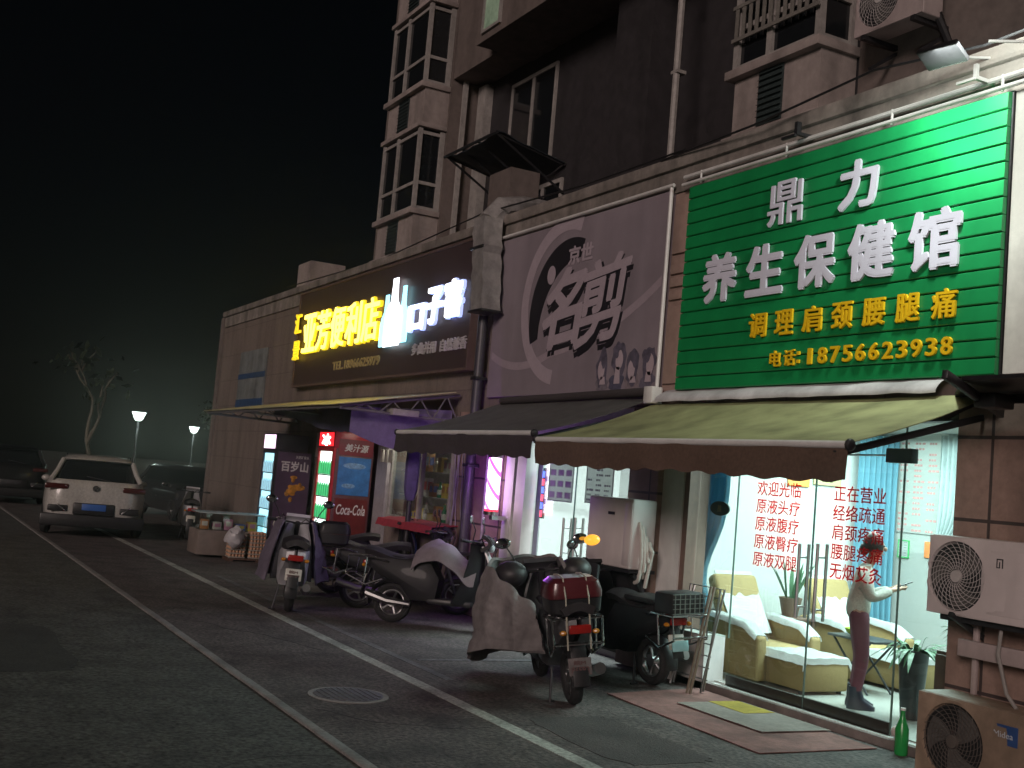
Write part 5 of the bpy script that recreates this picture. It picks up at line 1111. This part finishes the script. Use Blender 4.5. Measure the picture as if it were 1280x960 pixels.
# counter with stacked egg trays
ct = thing('glass_counter', 'low glass topped counter standing out from the store front at the far left', 'counter', (-21.6, 5.8, 0))
B().box(-22.1, -21.35, 5.15, 6.36, .05, .50, .01).build('base', M('counter_base', (.20, .16, .14), .6, dirt=.3), ct)
B().box(-22.08, -21.37, 5.17, 6.34, .503, .80).build('glass_case', glass, ct)
B().box(-22.1, -21.35, 5.15, 6.36, .802, .825, .004).build('top', M('counter_top', (.35, .42, .42), .2), ct)
goods = [M('pack_%d' % i, c, .45, var=.3, sc_=8) for i, c in enumerate([(.45, .06, .05), (.50, .36, .06), (.10, .25, .12), (.50, .48, .44), (.08, .12, .35), (.35, .16, .06), (.45, .2, .3)])]
rnd = random.Random(21)
def pack(x, y, z, sx, sy, sz, label, rz=0.0):
    t = thing('goods_box', label, 'box', (x, y, z), rz, 'packaged goods on show at the store'); m = rnd.choice(goods)
    B().box(-sx / 2, sx / 2, -sy / 2, sy / 2, 0, sz, .006).build('carton', m, t, True)
    B().box(-sx * .35, sx * .35, -sy / 2 - .002, -sy / 2, sz * .35, sz * .8).box(sx / 2, sx / 2 + .002, -sy * .35, sy * .35, sz * .35, sz * .8).build('printed_panel', rnd.choice(goods), t, True)
for i, (y, h_) in enumerate(((5.3, .18), (5.52, .14), (5.74, .2), (5.96, .12), (6.18, .17))):
    pack(-21.6, y, .507, .2, .15, h_, 'carton in the glass counter, number %s counting from the street end' % ('one two three four five'.split()[i]), rnd.uniform(-.2, .2))
eggm = M('egg_shell', (.48, .27, .17), .5, var=.15); traym = M('egg_tray', (.30, .27, .23), .85, var=.15)
ords = 'lowest second third fourth fifth sixth topmost'.split()
for sidx, (ex, ey, nn) in enumerate(((-21.05, 5.78, 6), (-21.03, 6.14, 7), (-20.98, 6.50, 5))):
    st_ = ('street side', 'middle', 'wall side')[sidx]
    for k in range(nn):
        t = thing('egg_tray', '%s egg tray of the %s stack before the glass counter' % ('topmost' if k == nn - 1 else ords[k], st_), 'egg tray', (ex, ey, .06 + k * .068), rnd.uniform(-.05, .05), 'egg trays stacked at the store front')
        B().box(-.15, .15, -.15, .15, 0, .022, .006).build('tray', traym, t, True)
        b = B()
        for i in range(5):
            for j in range(5): 
                if i in (4, 3) or j == 0 or k == nn - 1: b.sph((-.12 + i * .06, -.12 + j * .06, .042), (.024, .024, .030), 8)
        b.build('eggs', eggm, t, True)
pal = B().box(-21.25, -20.82, 5.6, 6.7, .03, .055)
for y in (5.65, 6.15, 6.65): pal.box(-21.25, -20.82, y - .04, y + .04, 0, .03)
tag(pal.build('pallet', wood_dark), 'low wooden pallet carrying the egg tray stacks', 'pallet')
pb = B().sph((-20.88, 5.70, .42), (.14, .17, .19), 20)
for v in pb.bm.verts: v.co += Vector((1, .6, .8)) * .07 * mnoise.noise(v.co * 9)
pb.sph((-20.88, 5.72, .60), (.04, .05, .05), 10)
bagm = M('bag_white', (.62, .60, .62), .35, var=.15, sc_=20); translucent(bagm, .3)
tag(pb.build('plastic_bag', bagm), 'white knotted plastic bag hanging in front of the egg trays', 'bag')
for i in range(6):
    y = 6.52 + (i % 3) * .2; z = .55 + (i // 3) * .17; q = B().sph((-21.06 + .0, y, z + .02), (.08, .09, .10), 12)
    for v in q.bm.verts: v.co += Vector((1, 1, 1)) * .03 * mnoise.noise(v.co * 14)
    tag(q.build('snack_bag', goods[(0, 5, 1, 3, 5, 0)[i]]), '%s puffy snack bag in the %s row before the purple poster cooler' % (('left', 'middle', 'right')[i % 3], ('lower', 'upper')[i // 3]), 'snack bag', 'snack bags heaped by the cooler')
ds = thing('display_shelf', 'small crate stand holding the heaped snack bags', 'crate', (-21.06, 6.72, 0))
B().box(-21.2, -20.95, 6.72, 7.0, .0, .47).build('stand', wood_dark, ds)
# window goods
sh_m = M('shelf_board', (.40, .38, .34), .5); wsf = thing('window_shelf', 'glass fronted shelves of small goods behind the store window', 'shelf', (-16.3, 7.5, 1.1))
for z in (1.12, 1.50, 1.88): B().box(-17.3, -15.2, 7.30, 7.62, z, z + .015).build('board', sh_m, wsf)
for lv, z in enumerate((1.137, 1.517, 1.897)):
    for i in range(9):
        x = -17.15 + i * .225; lab = '%s item on the %s shelf behind the store window' % (('first', 'second', 'third', 'fourth', 'fifth', 'sixth', 'seventh', 'eighth', 'ninth')[i], ('bottom', 'middle', 'top')[lv])
        if (i + lv) % 3:
            pack(x, 7.42, z, rnd.uniform(.10, .17), .10, rnd.uniform(.12, .28), lab)
        else:
            t = thing('glass_bottle', lab.replace('item', 'bottle'), 'bottle', (x, 7.42, z), 0, 'bottles on the window shelves'); hb_ = rnd.uniform(.22, .3)
            B().loft([[(r_ * math.cos(q), r_ * math.sin(q), zz * hb_) for q in [k * math.pi / 6 for k in range(12)]] for zz, r_ in ((0, .036), (.04, .042), (.6, .042), (.76, .016), (.95, .016))]).build('body', rnd.choice([goods[2], goods[3], M('bottle_green', (.02, .16, .08), .15)]), t, True)
            B().cyl((0, 0, hb_ * .952), (0, 0, hb_), .018, n=10).build('cap', rnd.choice(goods), t, True)
            B().cyl((0, 0, hb_ * .2), (0, 0, hb_ * .5), .0432, n=14, caps=False).build('bottle_label', goods[3], t, True)
rcn = thing('counter_ledge', 'red cloth covered ledge slanting under the store window', 'ledge', (-15.6, 6.9, 1.12))
B().sheet(lambda u, v: (-16.75 + 2.0 * u, 6.72 + .44 * v, 1.13 + .035 * v + .012 * mnoise.noise((u * 9, v * 3, 0)) - (.10 if v < .02 else 0)), 24, 12, .012).build('cloth', M('red_cloth', (.32, .03, .05), .8, var=.3), rcn)
B().box(-16.7, -14.8, 6.80, 7.17, 1.06, 1.10).build('board', wood_dark, rcn)
pp = thing('awning_post', 'dark violet cloth wrapped post before the store window', 'post', (-15.75, 6.8, 0))
B().cyl((-15.75, 6.82, 0), (-15.75, 6.82, 2.7), .04).build('post', dark_metal, pp)
B().loft([[(-15.75 + (r_ + .015 * math.sin(q * 3)) * math.cos(q), 6.82 + r_ * math.sin(q), z) for q in [k * math.pi / 8 for k in range(16)]] for z, r_ in ((1.45, .06), (1.6, .10), (2.0, .11), (2.4, .09), (2.6, .06))]).build('cloth_wrap', M('cloth_violet', (.09, .07, .20), .8, var=.3), pp)
for i in range(3):
    for j in range(2):
        t = thing('hanging_pack', '%s pale pack in the %s row hung beside the red and blue cooler panel' % (('first', 'second', 'third')[i], ('upper', 'lower')[j]), 'pack', (-17.05 + i * .17, 6.85, 2.28 - j * .30), 0, 'packs hung beside the cooler')
        B().box(-.05, .05, -.02, .02, 0, .2, .015).build('pouch', goods[3], t, True); B().tube([(0, 0, .2), (0, .02, .26)], .005, 5).build('hook', steel, t, True)
swd = wall(-17.98, -17.52, 0, 2.6, M('store_shutter', (.30, .28, .30), .5, var=.2), F - .06, F + .015, 'shutter_panel')
# notice board at the end of the row
nb = thing('notice_board', 'faded wall board with two blue bands at the far end of the tiled wall', 'sign', (-26.5, 7.18, 3.0))
B().box(-27.4, -25.2, 7.16, 7.198, 2.98, 4.35, .006).build('board', M('board_faded', (.20, .22, .22), .6, var=.35, sc_=4, dirt=.4), nb)
B().box(-27.4, -25.2, 7.15, 7.16, 2.985, 3.22).box(-27.4, -25.2, 7.15, 7.16, 3.70, 3.82).build('blue_band', M('band_blue', (.03, .07, .16), .6, var=.3), nb)

# ------------------------------------------------------------------ night air
hz = bpy.data.materials.new('night_air'); hz.use_nodes = True; t = hz.node_tree; t.nodes.remove(t.nodes['Principled BSDF'])
pv = t.nodes.new('ShaderNodeVolumePrincipled'); pv.inputs['Color'].default_value = (.86, .92, .84, 1); pv.inputs['Density'].default_value = .0022; pv.inputs['Anisotropy'].default_value = .88
t.links.new(pv.outputs[0], t.nodes['Material Output'].inputs['Volume'])
HZ = B().box(-262, 142, -162, 242, -1.6, 19.8).build('haze', hz); HZ['kind'] = 'stuff'
